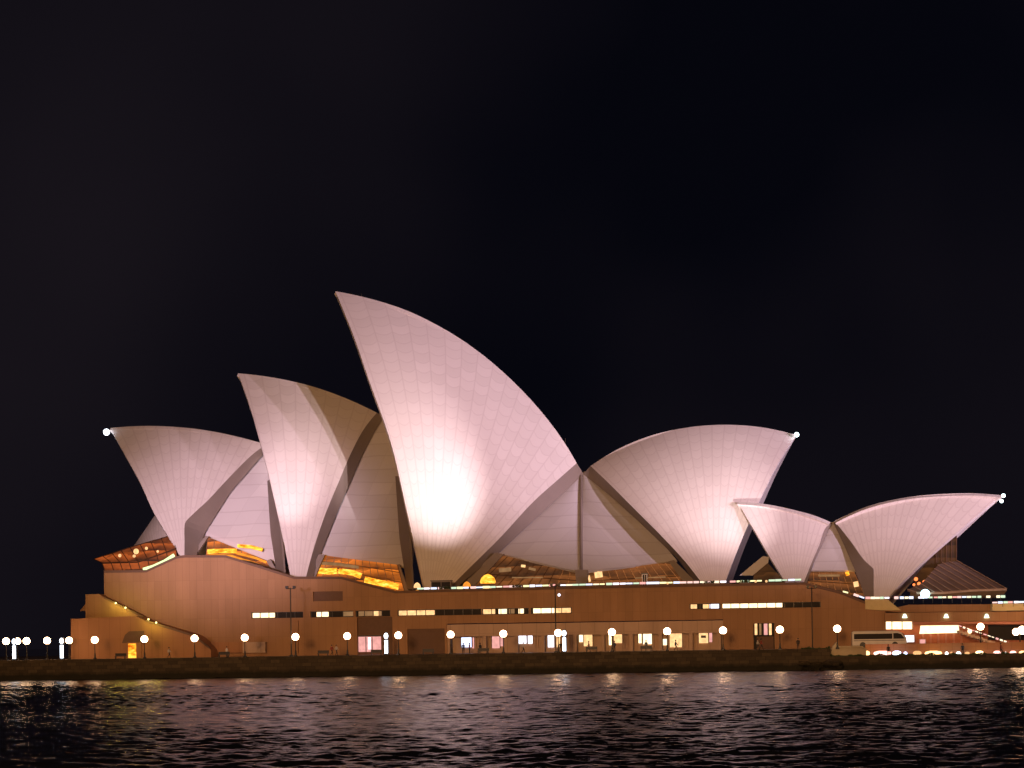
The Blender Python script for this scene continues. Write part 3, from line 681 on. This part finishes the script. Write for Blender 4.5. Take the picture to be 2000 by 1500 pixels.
# ------------------------------------------------------------------ terrace on the podium: lit handrails, tents, stands
COLS = [((1, .62, .55), 1.3), ((1, .80, .55), 1.6), ((.75, .8, 1), 1.5), ((.8, 1, .7), 1.0), ((1, .9, .45), 1.5), ((1, .45, .4), 1.2), ((.95, .9, 1), 1.8)]
LITE = [mat_emit('festoon_light', c, s_) for c, s_ in COLS]
def light_rail(label, pts, Y, seg, seed, gap=.25, h=.9, r=.15):
    rg = random.Random(seed); L = lin([at(*p, Y) for p in pts], max(int(sum(np.linalg.norm(at(*a, Y)-at(*b, Y)) for a, b in zip(pts, pts[1:]))/seg), 2)+1)
    t = thing('lit_railing', tuple(L[len(L)//2]-np.array([0, 0, h])), label, 'railing', 'lit railings')
    MB().tube(list(L-np.array([0, 0, .16])), .05, 6).build('rail', M['darkmetal'], t)
    for q in L[::2]: MB().tube([q-np.array([0, 0, h+.1]), q-np.array([0, 0, .16])], .045, 5).build('post', M['darkmetal'], t)
    for a, b in list(zip(L[:-1], L[1:]))[:98]:
        if rg.random() < gap: continue
        k = rg.uniform(.75, 1.0); f = rg.uniform(0, 1-k)
        MB().tube([a+(b-a)*f, a+(b-a)*(f+k)], r*rg.uniform(.7, 1.35), 5).build('light_strip', rg.choice(LITE), t)
    return t
light_rail('string of coloured lights along the terrace in front of the tallest shell', [(802, 1150), (905, 1148), (1085, 1143)], 24, 1.1, 1, .15)
light_rail('string of coloured lights along the terrace below the single right facing shell', [(1092, 1143), (1250, 1139), (1420, 1136)], 24, 1.1, 2, .12)
light_rail('string of whitish lights along the terrace below the small shells', [(1425, 1136), (1565, 1132)], 24, 1.0, 3, .15)
light_rail('string of sparse lights sloping down beside the small shells', [(1583, 1136), (1612, 1146), (1665, 1160), (1688, 1168)], 22.6, .9, 4, .5, .8)
light_rail('string of bright bulbs along the raised dining terrace on the right', [(1690, 1168), (1800, 1167), (1964, 1165)], 21.5, .75, 5, .08, .8, .17)
light_rail('string of bulbs on the lower yellow-lit terrace edge at the right border', [(1938, 1177), (2030, 1175)], 18, .8, 6, .1, .6, .15)

def tent(px, py, w, hgt, Y, label, mat):
    b = at(px, py, Y); t = thing('lit_tent', tuple(b), label, 'tent', 'lit tents on the terrace')
    MB().lathe((b[0], b[1], b[2]+hgt*.45), [(w*.62, 0), (w*.66, hgt*.12), (w*.55, hgt*.35), (w*.3, hgt*.52), (w*.04, hgt*.6)], 10).build('canopy', M[mat], t)
    po = MB()
    for sx, sy in ((1, 1), (1, -1), (-1, 1), (-1, -1)):
        po.tube([(b[0]+sx*w*.38, b[1]+sy*w*.38, b[2]), (b[0]+sx*w*.38, b[1]+sy*w*.38, b[2]+hgt*.46)], .05, 5)
    po.build('poles', M['darkmetal'], t)
    MB().box(b[0]-w*.25, b[0]+w*.3, b[1]-w*.2, b[1]+w*.2, b[2]+.02, b[2]+hgt*.22).build('counter', M['amber'], t)
tent(953, 1153, 2.0, 2.6, 26, 'glowing orange domed tent on the terrace left of the saddle seam', 'amberhot')
tent(912, 1154, 1.0, 1.5, 26.5, 'small dim orange tent beside the glowing orange one', 'amber')
tent(815, 1156, .9, 1.5, 26, 'small pale lantern tent at the foot of the tallest shell', 'warm')
def stand(px0, px1, py0, py1, Y, label, mat):
    a, b = at(px0, py1, Y), at(px1, py0, Y)
    t = thing('kiosk', ((a[0]+b[0])/2, Y, a[2]), label, 'kiosk', 'kiosks on the terrace')
    MB().box(a[0], b[0], Y, Y+1.2, a[2], b[2]-.15).build('body', M[mat], t)
    MB().box(a[0]-.12, b[0]+.12, Y-.12, Y+1.3, b[2]-.15, b[2]).build('roof', M['darkmetal'], t)
    MB().box(a[0]+.15, (a[0]+b[0])/2-.05, Y-.03, Y-.003, a[2]+.3, b[2]-.3).box((a[0]+b[0])/2+.05, b[0]-.15, Y-.03, Y-.003, a[2]+.3, b[2]-.3).build('panel', M['slate' if mat != 'whitewin' else 'white'], t)
stand(842, 881, 1133, 1156, 26, 'grey kiosk standing in front of the tallest shell foot', 'rib')
stand(1254, 1264, 1119, 1148, 26, 'tall thin pale stand in front of the right glass foyer', 'white')
def lightbox(px0, px1, py0, py1, Y, label, mat, frame='darkmetal'):
    a, b = at(px0, py1, Y), at(px1, py0, Y)
    t = thing('light_box', ((a[0]+b[0])/2, Y, a[2]), label, 'light box')
    MB().box(a[0]-.08, b[0]+.08, Y+.06, Y+.3, a[2]-.08, b[2]+.08).build('case', M[frame], t)
    MB().box(a[0], b[0], Y, Y+.055, a[2], b[2]).build('lit_panel', M[mat], t)
    return t
lightbox(1196, 1236, 1148, 1153, 22.9, 'long bright white light box low on the terrace edge', 'whitewin')
lb = at(1303, 1152, 23)
for px, lab in ((1304, 'orange lantern post on the terrace edge below the right facing shell'), (1476, 'pinkish lantern post on the terrace near the small shells'), (1497, 'second lantern post from the left near the small shells')):
    b = at(px, 1151-(px-1300)*.02, 23.2); t = thing('lantern', tuple(b), lab, 'lantern', 'terrace lanterns')
    MB().tube([b, b+np.array([0, 0, .8])], .05, 6).build('post', M['darkmetal'], t); MB().ball(b+np.array([0, 0, .98]), .2, 8, 6).build('lamp', M['warm'], t)
# planters along the parapet
for i, (px, lab) in enumerate([(868, 'planter box with a low shrub left of the orange tents'), (1010, 'planter box with a low shrub right of the orange tents'), (1385, 'planter box with a low shrub under the right facing shell foot'), (1455, 'planter box with a low shrub near the gap between the shells')]):
    b = at(px, 1157-(px-800)*.021, 23.2); t = thing('planter', tuple(b), lab, 'planter', 'planters on the terrace')
    MB().box(b[0]-.9, b[0]+.9, b[1]-.3, b[1]+.3, b[2], b[2]+.45).build('box', M['rib'], t)
    lf = MB(); rg = random.Random(i)
    for _ in range(90):
        c = np.array([b[0]+rg.uniform(-.85, .85), b[1]+rg.uniform(-.28, .28), b[2]+.45+rg.uniform(0, .4)]); u = np.array([rg.uniform(-1, 1) for _ in 'abc'])*.14; v = np.array([rg.uniform(-1, 1) for _ in 'abc'])*.14
        lf.quad(c-u, c+v, c+u, c-v)
    lf.build('shrub', mat_plain('shrub_leaf', (.05, .08, .03), .7) if i == 0 else bpy.data.materials['shrub_leaf'], t)

# ------------------------------------------------------------------ the forecourt on the right
fc = thing('forecourt_building', (at(1850, 1255, 24)[0], 24, PZ), 'terraced brown forecourt building with bright shop windows at the right edge', 'building')
MB().pprism([(1722, 1193), (1775, 1181), (1966, 1180), (1966, 1194), (1760, 1196)], 21.2, 12).build('terrace_wall', M['granite'], fc)
MB().pprism([(1690, 1190), (1690, 1170), (1732, 1170), (1745, 1180), (1760, 1192), (1722, 1192)], 21.0, .6).build('stair_parapet', mat_plain('lit_yellow_stone', (.62, .50, .24), .7), fc)
MB().pprism([(1938, 1179), (2060, 1177), (2060, 1191), (1938, 1193)], 18, 3).build('terrace_parapet', mat_plain('yellow_light_stone', (.62, .50, .26), .7), fc)  # yellow light on this parapet is put into its stone colour
MB().pprism([(1728, 1197), (1966, 1194.5), (2060, 1193), (2060, 1213), (1728, 1214)], 20.6, 9).build('upper_slab', M['granite'], fc)
MB().pprism([(1782, 1214.5), (2060, 1213.5), (2060, 1219), (1782, 1219)], 20.2, 1.2).build('beam', mat_plain('terracotta', (.50, .20, .13), .7), fc)
MB().pprism([(1722, 1219.3), (2060, 1219.3), (2060, 1265), (1722, 1265)], 26, 1).build('back_wall', mat_plain('terracotta_wall', (.42, .13, .06), .7, var=.4), fc)
MB().pprism([(1722, 1211), (1783, 1211), (1783, 1229), (1722, 1229)], 24, .3).build('window', M['hot'], fc)
MB().pprism([(1798, 1222), (1872, 1221), (1874, 1236), (1796, 1238)], 24, .3).build('window', M['hot'], fc)
MB().pprism([(1930, 1221), (2060, 1221), (2060, 1250), (1930, 1250)], 25.6, .3).build('opening', M['slate'], fc)
wf = MB()
for px in (1722, 1742, 1762, 1782): wf.pbox(px-.8, px+.8, 1210, 1230, 23.85, .12)
wf.build('window_frame', M['fascia'], fc)
for px, lab in ((1767, 'left'), (1848, 'mid'), (1927, 'right')):
    p = at(px, 1199, 20.3); d = MB().lathe((p[0], 20.3, p[2]), [(.16, 0), (.24, -.12), (.42, -.62), (.40, -.66)], 10, 1, .6).build('downlight', mat_emit('downlight_glow', (.85, 1, .72), 2.2) if px == 1767 else bpy.data.materials['downlight_glow'], fc)
# columns with vertical light
cl = MB()
for px in range(1786, 1880, 15): cl.pbox(px, px+4, 1238, 1262, 24.6, .5)
cl.build('columns', bpy.data.materials['terracotta'], fc)
stt = thing('staircase', tuple(at(1930, 1262, 17)), 'open staircase with lit handrails descending to the right', 'staircase')
ST = [(1872+i*8, 1222+i*2.7) for i in range(16)]
sb = MB()
for i in range(15):
    a = at(*ST[i], 17); b = at(*ST[i+1], 17); sb.box(a[0], b[0]-.003, 17, 20, b[2]-1.0, a[2]-.75)
sb.build('steps', M['fascia'], stt)
for Yh in (16.9, 20.1):
    MB().tube([at(ST[0][0], ST[0][1]+1, Yh), at(ST[-1][0], ST[-1][1]+1, Yh)], .07, 6).build('handrail', M['darkmetal'], stt)
rg = random.Random(9)
for i in range(15):
    a, b = at(*ST[i], 16.9), at(*ST[i+1], 16.9); MB().tube([a+(b-a)*.1, a+(b-a)*rg.uniform(.6, .95)], .1*rg.uniform(.8, 1.6), 5).build('light_strip', LITE[1 if i % 3 else 5], stt)
MB().ball(at(1894, 1233, 16.8), .36, 8, 6).build('stair_lamp', M['hot'], stt)
lightbox(1757, 1785, 1241, 1254, 19.5, 'bright white sign panel standing beside the coach', 'whitewin', 'white')
lightbox(1797, 1807, 1249, 1258, 18, 'small white framed notice right of the coach', 'pinkwin', 'white')
pp = thing('parapet', (at(1850, 1264, 11)[0], 11, PZ-.9), 'long brown stone parapet above the row of bar lights', 'parapet')
zt_, zb_ = at(1850, 1257.5, 11)[2], at(1850, 1270, 11)[2]
MB().box(at(1690, 1262, 11)[0], 130, 10.6, 11.4, zb_, zt_).build('wall', M['granite_low'], pp)
MB().box(at(1690, 1262, 11)[0]-.05, 130, 10.5, 11.5, zt_+.003, zt_+.12).build('coping', M['granite_low'], pp)
MB().box(at(1700, 1262, 11)[0], 130, 10.99, 11.3, LZ, zb_).build('bar_wall', mat_plain('bar_back_wall', (.42, .22, .13), .7), pp)
rw = thing('ramp_wall', tuple(at(1655, 1284, 5)), 'cream stone ramp wall with a sloping left end on the quay', 'ramp')
MB().pprism([(1618, 1285), (1627, 1262), (1634, 1254), (1640, 1264), (1682, 1264), (1692, 1270), (1692, 1285)], 5, 4).build('wall', M['cream'], rw)
MB().pprism([(1640, 1262), (1684, 1262), (1693, 1268), (1693, 1270), (1683, 1264.2), (1640, 1264.2)], 4.8, 4.4).build('coping', M['cream'], rw)
BAR = [(1685, 1699, 'warm'), (1706, 1741, 'pinkwin'), (1743, 1760, 'bluewin'), (1765, 1772, 'bluewin'), (1783, 1800, 'warmdim'), (1806, 1840, 'warm'), (1846, 1852, 'whitewin'), (1855, 1862, 'warmdim'), (1867, 1877, 'whitewin'), (1884, 1894, 'warmdim'), (1905, 1921, 'hot'), (1940, 1955, 'pinkwin'), (1962, 1966, 'whitewin'), (1972, 1985, 'pinkwin'), (1990, 2004, 'warm')]
for nm_, c_, e_ in (('warm', (1, .55, .22), 3.4), ('pinkwin', (1, .50, .42), 3.0), ('bluewin', (.66, .70, 1), 4.0), ('warmdim', (1, .5, .2), 1.2), ('whitewin', (1, .95, .9), 5.0), ('hot', (1, .66, .34), 5.0)):
    M['bar_'+nm_] = mat_emit('bar_lamp_'+nm_, c_, e_, .3, 2)
near = ['leftmost, beside the cream ramp', 'wide pink, right of the leftmost', 'bluish, right of the wide pink one', 'small blue dot under the white sign', 'dim, left of the wide amber one', 'wide amber one below the parapet', 'small white, right of the wide amber one', 'tiny dim one, left of a white one', 'white, below the left end of the stair', 'dim, below the stair', 'brightest amber, below the big globe lamp', 'pink, third group from the right border', 'tiny white, between two pink ones', 'pink, second from the right border', 'amber, cut by the right border']
for (a, b, mt), nr in zip(BAR, near):
    y0, y1 = (1271, 1281) if b-a > 12 else (1273, 1281)
    p0, p1 = at(a, y1, 9), at(b, y0, 9); t = thing('bar_light', ((p0[0]+p1[0])/2, 9, LZ), 'bar light on the lower quay: '+nr, 'bar light', 'lights of the quayside bar')
    w_ = (p1[0]-p0[0])/2; cx = (p0[0]+p1[0])/2; zc = (p0[2]+p1[2])/2; hh = (p1[2]-p0[2])/2
    MB().lathe((cx, 9, zc), [(w_*.55, -hh), (w_*.9, -hh*.5), (w_, 0), (w_*.9, hh*.6), (w_*.4, hh)], 12, 1, min(.5/w_, 1)).build('lamp_shade', M['bar_'+mt], t)
    MB().tube([(cx, 9, LZ), (cx, 9, zc-hh)], .05, 6).build('post', M['darkmetal'], t)

# coach
def make_coach():
    a, b = at(1664, 1262, 15), at(1772, 1262, 15); L = b[0]-a[0]; z0 = PZ; zt = at(1715, 1232, 15)[2]; Hh = zt-z0
    t = thing('coach', ((a[0]+b[0])/2, 16.2, z0), 'white coach with dark windows parked in front of the podium', 'coach')
    x0, x1 = a[0], b[0]
    out = [(x0, z0+.35), (x1-.2, z0+.35), (x1, z0+.7), (x1-.1, z0+Hh*.5), (x1-.75, z0+Hh*.86), (x1-1.5, z0+Hh-.05), (x1-2.2, zt), (x0+.25, zt), (x0, zt-.2)]
    bd = MB().prism(out, 15, 17.4).build('body', M['white'], t)
    bv = bd.modifiers.new('Bevel', 'BEVEL'); bv.width = .1; bv.segments = 2
    MB().prism([(x0+.35, z0+Hh*.52), (x1-2.3, z0+Hh*.52), (x1-2.3, z0+Hh*.83), (x0+.35, z0+Hh*.83)], 14.97, 14.995).build('side_window', M['slate'], t)
    MB().prism([(x1-2.15, z0+Hh*.52), (x1-.35, z0+Hh*.52), (x1-.95, z0+Hh*.80), (x1-1.5, z0+Hh*.85), (x1-2.15, z0+Hh*.85)], 14.97, 14.995).build('cab_window', M['slate'], t)
    p = [(x1+.02, z0+Hh*.48), (x1-.08, z0+Hh*.52), (x1-.7, z0+Hh*.84)]
    MB().quad((p[1][0]+.06, 15.2, p[1][1]), (p[1][0]+.06, 17.2, p[1][1]), (p[2][0]+.06, 17.2, p[2][1]), (p[2][0]+.06, 15.2, p[2][1])).build('windscreen', M['slate'], t)
    for x in (x0+1.7, x1-1.9):
        for y in (15.02, 17.1):
            w = MB()
            n = 16; bb = []
            for k in range(n):
                an = 2*pi*k/n; bb.append((x+.48*cos(an), z0+.48+.48*sin(an)))
            w.prism(bb, y-.06, y+.3).build('wheel', M['black'], t)
    MB().box(x1-.02, x1+.03, 15.2, 15.5, z0+.75, z0+.95).build('headlight', M['whitewin'], t)
    MB().box(x1-.02, x1+.03, 16.9, 17.2, z0+.75, z0+.95).build('headlight', M['whitewin'], t)
    MB().box(x0+.3, x1-.3, 14.975, 14.995, z0+Hh*.42, z0+Hh*.45).build('trim', M['darkmetal'], t)
make_coach()

# ------------------------------------------------------------------ street lamps
def make_lamp():
    t = thing('street_lamp', (0, 0, 0), '', 'street lamp', 'globe street lamps along the promenade')
    MB().lathe((0, 0, 0), [(.28, 0), (.28, .15), (.16, .3), (.12, .9), (.085, 1.0)], 10).build('base', M['darkmetal'], t)
    MB().tube([(0, 0, .9), (0, 0, 2.45)], .075, 8, .06).build('post', M['darkmetal'], t)
    MB().lathe((0, 0, 2.4), [(.06, 0), (.2, .08), (.24, .2)], 10).build('collar', M['darkmetal'], t)
    MB().ball((0, 0, 3.1), .56, 16, 10).build('globe', M['globe'], t, True)
    return t
LAMPS = [(12, 1258, 'globe lamp at the far left border of the promenade'), (34, 1257, 'globe lamp close beside the light column nearest the left border'), (135, 1261, 'globe lamp half behind the stepped left end of the podium'),
    (52, 1260, 'globe lamp between the two light columns at the far left'), (92, 1256, 'globe lamp just left of the right-hand far left light column'),
    (185, 1252, 'globe lamp before the stepped stair wall at the left end'), (282, 1249, 'globe lamp beside the orange lit doorway'), (380, 1247, 'globe lamp where the sloping stair wall ends'),
    (478, 1245, 'globe lamp before the pale service boxes below the first slit window'), (577, 1243, 'globe lamp beside the leftmost floodlight mast'), (678, 1241, 'globe lamp left of the pink lit glass door'),
    (778, 1240, 'globe lamp right of the light column by the pink door'), (880, 1237, 'globe lamp at the left end of the lit arcade'), (983, 1236, 'second globe lamp from the left before the lit arcade'),
    (1090, 1234, 'globe lamp by the middle floodlight mast'), (1195, 1232, 'globe lamp midway along the lit arcade, right of the middle mast'), (1303, 1230, 'globe lamp before the wide amber window of the arcade'),
    (1412, 1229, 'globe lamp at the right end of the lit arcade'), (1523, 1228, 'globe lamp right of the doorway with lit strips'), (1635, 1226, 'globe lamp left of the white coach'), (1915, 1222, 'globe lamp above the staircase at the right')]
lamp0 = make_lamp()
for i, (px, py, lab) in enumerate(LAMPS):
    Y = 3.0 if px < 1640 else 13.0
    if px in (34, 135): Y = 11.5
    p = at(px, py, Y); o = lamp0 if i == 0 else copy_tree(lamp0)
    o.location = (p[0], Y, PZ+.004); o['label'] = lab
    o.scale = (1, 1, (p[2]-PZ)/3.1) if False else (1, 1, 1)
    o.location.z = max(p[2]-3.1, PZ-.0) if p[2]-3.1 < PZ+.35 else p[2]-3.1
BZ = [o for o in COL.objects if o.name.startswith('street_lamp')]
for o in BZ: o.location.z = PZ+.002

def make_column():
    t = thing('light_column', (0, 0, 0), '', 'light column', 'white light columns on the promenade')
    MB().box(-.32, .32, .16, .3, 0, 3.6).build('post', M['black'], t)
    MB().box(-.24, .24, 0, .155, .25, 2.35).build('lit_panel', M['tube'], t)
    MB().ball((0, .05, 3.05), .46, 12, 8, .72, .5, 1.0).build('lit_head', M['tube'], t, True)
    MB().box(-.4, .4, -.1, .4, 0, .12).build('base', M['black'], t)
    return t
c0 = make_column()
for i, (px, Y, lab) in enumerate([(27, 10, 'white light column nearest the left border'), (120, 10, 'white light column just left of the stepped podium end'), (754, 9, 'white light column beside the pink lit glass door'), (1102, 9, 'white light column next to the middle floodlight mast')]):
    o = c0 if i == 0 else copy_tree(c0); p = at(px, 1260, Y); o.location = (p[0], Y, PZ+.002); o['label'] = lab

# floodlight masts
def make_mast(px, top, Y, label, aim, watts, size):
    zt = at(px, top, Y)[2]; x = at(px, 1200, Y)[0]
    t = thing('floodlight_mast', (x, Y, PZ), label, 'floodlight mast', 'floodlight masts on the promenade')
    MB().tube([(x, Y, PZ), (x, Y, PZ+.6), (x, Y, zt)], .11, 10, .08).build('pole', M['darkmetal'], t)
    MB().lathe((x, Y, PZ), [(.35, 0), (.35, .12), (.2, .3)], 10).build('base', M['darkmetal'], t)
    MB().tube([(x-.7, Y, zt-.15), (x+.7, Y, zt-.15)], .06, 6).build('crossarm', M['darkmetal'], t)
    for dx in (-.6, .6):
        h = MB().box(x+dx-.22, x+dx+.22, Y-.15, Y+.25, zt-.1, zt+.3).build('floodlight', M['darkmetal'], t)
        MB().box(x+dx-.17, x+dx+.17, Y+.255, Y+.275, zt-.05, zt+.25).build('lens', M['slate'], h)
    if watts: spot('mast_beam', (x, Y+.6, zt+.7), tuple(aim), watts, (1, .78, .80), size, 1.0, .25)
make_mast(568, 1148, 4, 'floodlight mast in front of the second shell from the left', onsphere(568, 945, iB['c'], iB['R']), 6.2e4, 20)
make_mast(1085, 1143, 4, 'floodlight mast in the middle, in front of the saddle between the shells', onsphere(832, 930, iC['c'], iC['R']), 1.45e5, 34)
make_mast(1586, 1147, 4, 'floodlight mast left of the white coach', onsphere(1366, 925, iD['c'], iD['R']), 8.0e4, 38)
p = at(1092, 1162, 21); t = thing('wall_light', tuple(p), 'small round white light on the podium wall by the middle mast', 'wall light')
MB().ball(p, .24, 10, 7).build('lamp', M['whitewin'], t); MB().tube([p, p+np.array([0, .95, 0])], .07, 6).build('bracket', M['darkmetal'], t)

# promenade handrail is absent; benches and people
def make_bench():
    t = thing('bench', (0, 0, 0), '', 'bench', 'dark benches on the promenade edge')
    MB().box(-.9, .9, -.25, .25, .40, .48).build('seat', M['black'], t)
    MB().box(-.9, .9, .22, .30, .5, .92).build('backrest', M['black'], t)
    for sx in (-.75, .75): MB().box(sx-.05, sx+.05, -.22, .22, 0, .395).build('leg', M['black'], t)
    return t
BEN = [(235, 'black bench left of the orange lit doorway'), (437, 'black bench before the pale service boxes'), (631, 'black bench right of the leftmost floodlight mast'), (735, 'black bench before the pink lit glass door'), (836, 'black bench before the dark shallow bay'), (944, 'black bench before the left part of the arcade'), (1155, 'black bench before the middle of the arcade'), (1262, 'black bench before the right part of the arcade')]
b0 = make_bench()
for i, (px, lab) in enumerate(BEN):
    o = b0 if i == 0 else copy_tree(b0); p = at(px, 1275, 1.4); o.location = (p[0], 1.4, PZ+.062 if False else PZ); o['label'] = lab

def body_mesh(name, pose, coat, legs, skin):
    """one continuous skinned body"""
    V = dict(pel=(0, 0, .95), ch=(0, 0, 1.25), nk=(0, 0, 1.47), hd=(0, -.01, 1.60), ht=(0, 0, 1.73))
    if pose == 'stand':
        V.update(hl=(-.10, 0, .90), kl=(-.11, -.02, .50), al=(-.11, .02, .09), tl=(-.12, -.14, .04), hr=(.10, 0, .90), kr=(.11, -.02, .50), ar=(.11, .02, .09), tr=(.12, -.14, .04),
                 sl=(-.19, 0, 1.40), el=(-.25, .02, 1.12), wl=(-.25, -.05, .86), gl=(-.25, -.07, .76), sr=(.19, 0, 1.40), er=(.25, .02, 1.12), wr=(.22, -.10, .90), gr=(.21, -.14, .81))
    else:
        V.update(hl=(-.10, 0, .90), kl=(-.11, -.22, .52), al=(-.11, -.24, .10), tl=(-.12, -.40, .07), hr=(.10, 0, .90), kr=(.11, .02, .50), ar=(.11, .30, .14), tr=(.12, .22, .04),
                 sl=(-.19, 0, 1.40), el=(-.24, .14, 1.14), wl=(-.24, .12, .88), gl=(-.24, .10, .78), sr=(.19, 0, 1.40), er=(.24, -.10, 1.13), wr=(.22, -.30, .95), gr=(.21, -.36, .87))
    E = [('pel', 'ch'), ('ch', 'nk'), ('nk', 'hd'), ('hd', 'ht')]
    for s in 'lr': E += [('pel', 'h'+s), ('h'+s, 'k'+s), ('k'+s, 'a'+s), ('a'+s, 't'+s), ('ch', 's'+s), ('s'+s, 'e'+s), ('e'+s, 'w'+s), ('w'+s, 'g'+s)]
    Rr = dict(pel=.15, ch=.17, nk=.06, hd=.105, ht=.07, h=.09, k=.065, a=.045, t=.04, s=.075, e=.05, w=.035, g=.04)
    ks = list(V); me = bpy.data.meshes.new(name); me.from_pydata([V[k] for k in ks], [(ks.index(a), ks.index(b)) for a, b in E], [])
    o = bpy.data.objects.new(name, me); COL.objects.link(o)
    o.modifiers.new('Skin', 'SKIN'); sv = me.skin_vertices[0].data if me.skin_vertices else None
    if sv is None:
        bm = bmesh.new(); bm.from_mesh(me); bm.verts.layers.skin.verify(); bm.to_mesh(me); bm.free(); sv = me.skin_vertices[0].data
    for i, k in enumerate(ks):
        r = Rr.get(k, Rr.get(k[0], .05)); sv[i].radius = (r, r*.8 if k in ('ch', 'pel') else r); sv[i].use_root = (k == 'pel')
    s_ = o.modifiers.new('Sub', 'SUBSURF'); s_.levels = 1; s_.render_levels = 1
    dg = bpy.context.evaluated_depsgraph_get(); m2 = bpy.data.meshes.new_from_object(o.evaluated_get(dg))
    bpy.data.objects.remove(o)
    m2.materials.clear()
    for c in (coat, legs, skin): m2.materials.append(c)
    for p in m2.polygons:
        z = p.center.z; x = abs(p.center.x)
        p.material_index = 2 if (z > 1.50 or (z < .87 and x > .19)) else (0 if z > .92 else 1); p.use_smooth = True
    return m2
SK = mat_plain('skin', (.45, .26, .18), .6); CT = [mat_plain('coat', c, .8) for c in ((.03, .03, .035), (.25, .04, .03), (.45, .42, .40), (.05, .07, .14))]
LG = mat_plain('trousers', (.02, .022, .03), .8); HR = mat_plain('hair', (.02, .013, .01), .7)
BODY = {(p, c): body_mesh('person_body', p, CT[c], LG, SK) for p, c in (('stand', 0), ('stand', 1), ('stand', 2), ('walk', 1), ('walk', 2), ('stand', 3), ('walk', 3))}
hm = MB().ball((0, .015, 1.665), .118, 10, 7, .95, 1.05, 1.0)
def person(px, Y, z, rot, pose, c, label):
    p = at(px, 1270, Y)
    o = bpy.data.objects.new('person', BODY[(pose, c)]); COL.objects.link(o); o.location = (p[0], Y, z); o.rotation_euler = (0, 0, rot)
    tag(o, label, 'person', 'people by the water'); ORG[o.name] = np.zeros(3)
    h = hm.build('hair', HR, o, True)
person(657, 8, PZ+.002, 1.2, 'walk', 2, 'person in a pale coat walking left of the pink lit door')
person(648, 8.6, PZ+.002, 1.2, 'walk', 1, 'person in red walking beside the one in a pale coat')
person(938, 2, PZ+.002, 2.6, 'stand', 0, 'person in black standing before the left end of the arcade')
person(1095, 2.5, PZ+.002, .4, 'stand', 0, 'person in black standing under the globe lamp by the middle mast')
person(1200, 2.2, PZ+.002, -.5, 'stand', 3, 'person in dark blue standing midway along the arcade')
person(1480, 1.6, PZ+.002, 1.6, 'walk', 2, 'person in a pale coat walking by the doorway with lit strips')
person(1487, 1.2, PZ+.002, 1.6, 'walk', 1, 'person in red walking right of the pale coated one by the lit doorway')
person(1559, 1.6, PZ+.002, 0, 'stand', 0, 'person in black standing by the rightmost mast')
for px, Y, rot, pose, c, lab in [(905, 12, .3, 'stand', 3, 'person in dark blue before the blue lit arcade doorway'), (917, 12.4, 2.0, 'stand', 1, 'person in red beside the one at the blue lit doorway'), (1022, 11, 1.4, 'walk', 2, 'person in a pale coat passing the white arcade windows'), (1150, 13, -1.4, 'walk', 1, 'person in red passing the warm window left of the fourth arcade lamp'),
        (1262, 12, .2, 'stand', 0, 'person in black before the bright pair of arcade windows'), (1320, 11, 1.5, 'walk', 3, 'person in dark blue passing the wide amber window'), (330, 9, 1.5, 'walk', 2, 'person in a pale coat walking before the sloping stair wall'), (443, 5, 1.2, 'stand', 2, 'person in a pale coat by the pale service boxes')]:
    person(px, Y, PZ+.002, rot, pose, c, lab)
person(1735, 4, LZ+.002, .3, 'stand', 0, 'person in black standing at the bar before the wide pink light')
person(1880, 4.5, LZ+.002, -.3, 'stand', 3, 'person in dark blue at the bar below the staircase')
person(1955, 5, LZ+.002, 1.5, 'walk', 1, 'person in red walking at the bar near the right border')

# low dark hedge and bins along the right quay
hg = MB(); rg = random.Random(12)
for i in range(5200):
    x = rg.uniform(at(1565, 1290, 1)[0], at(2010, 1290, 1)[0]); x0_ = at(1660, 1290, 1)[0]
    zb = PZ if x < XL else LZ; hh = .22+.12*sin(x*1.7)+.1*sin(x*4.1)
    c = np.array([x, 1.0+rg.uniform(-.35, .35), zb+rg.random()*max(hh, .15)]); u = np.array([rg.uniform(-1, 1) for _ in 'abc'])*.11; v = np.array([rg.uniform(-1, 1) for _ in 'abc'])*.11
    hg.quad(c-u, c+v, c+u, c-v)
ho = hg.build('hedge', bpy.data.materials['shrub_leaf']); tag(ho, 'low dark clipped hedge along the lower right quay edge', 'hedge')
# large white lamp at the right border
p = at(1992, 1234, 14); t = thing('flood_lamp', (p[0], 14, PZ), 'large dazzling white lamp cluster cut by the right border', 'lamp')
MB().tube([(p[0], 14, PZ), (p[0], 14, p[2])], .1, 8).build('post', M['darkmetal'], t)
for dx, dz_, r in ((-.6, 0, .55), (.35, .25, .65), (1.2, 0, .55)): MB().ball((p[0]+dx, 14, p[2]+dz_), r, 12, 8).build('globe', M['globe'], t, True)
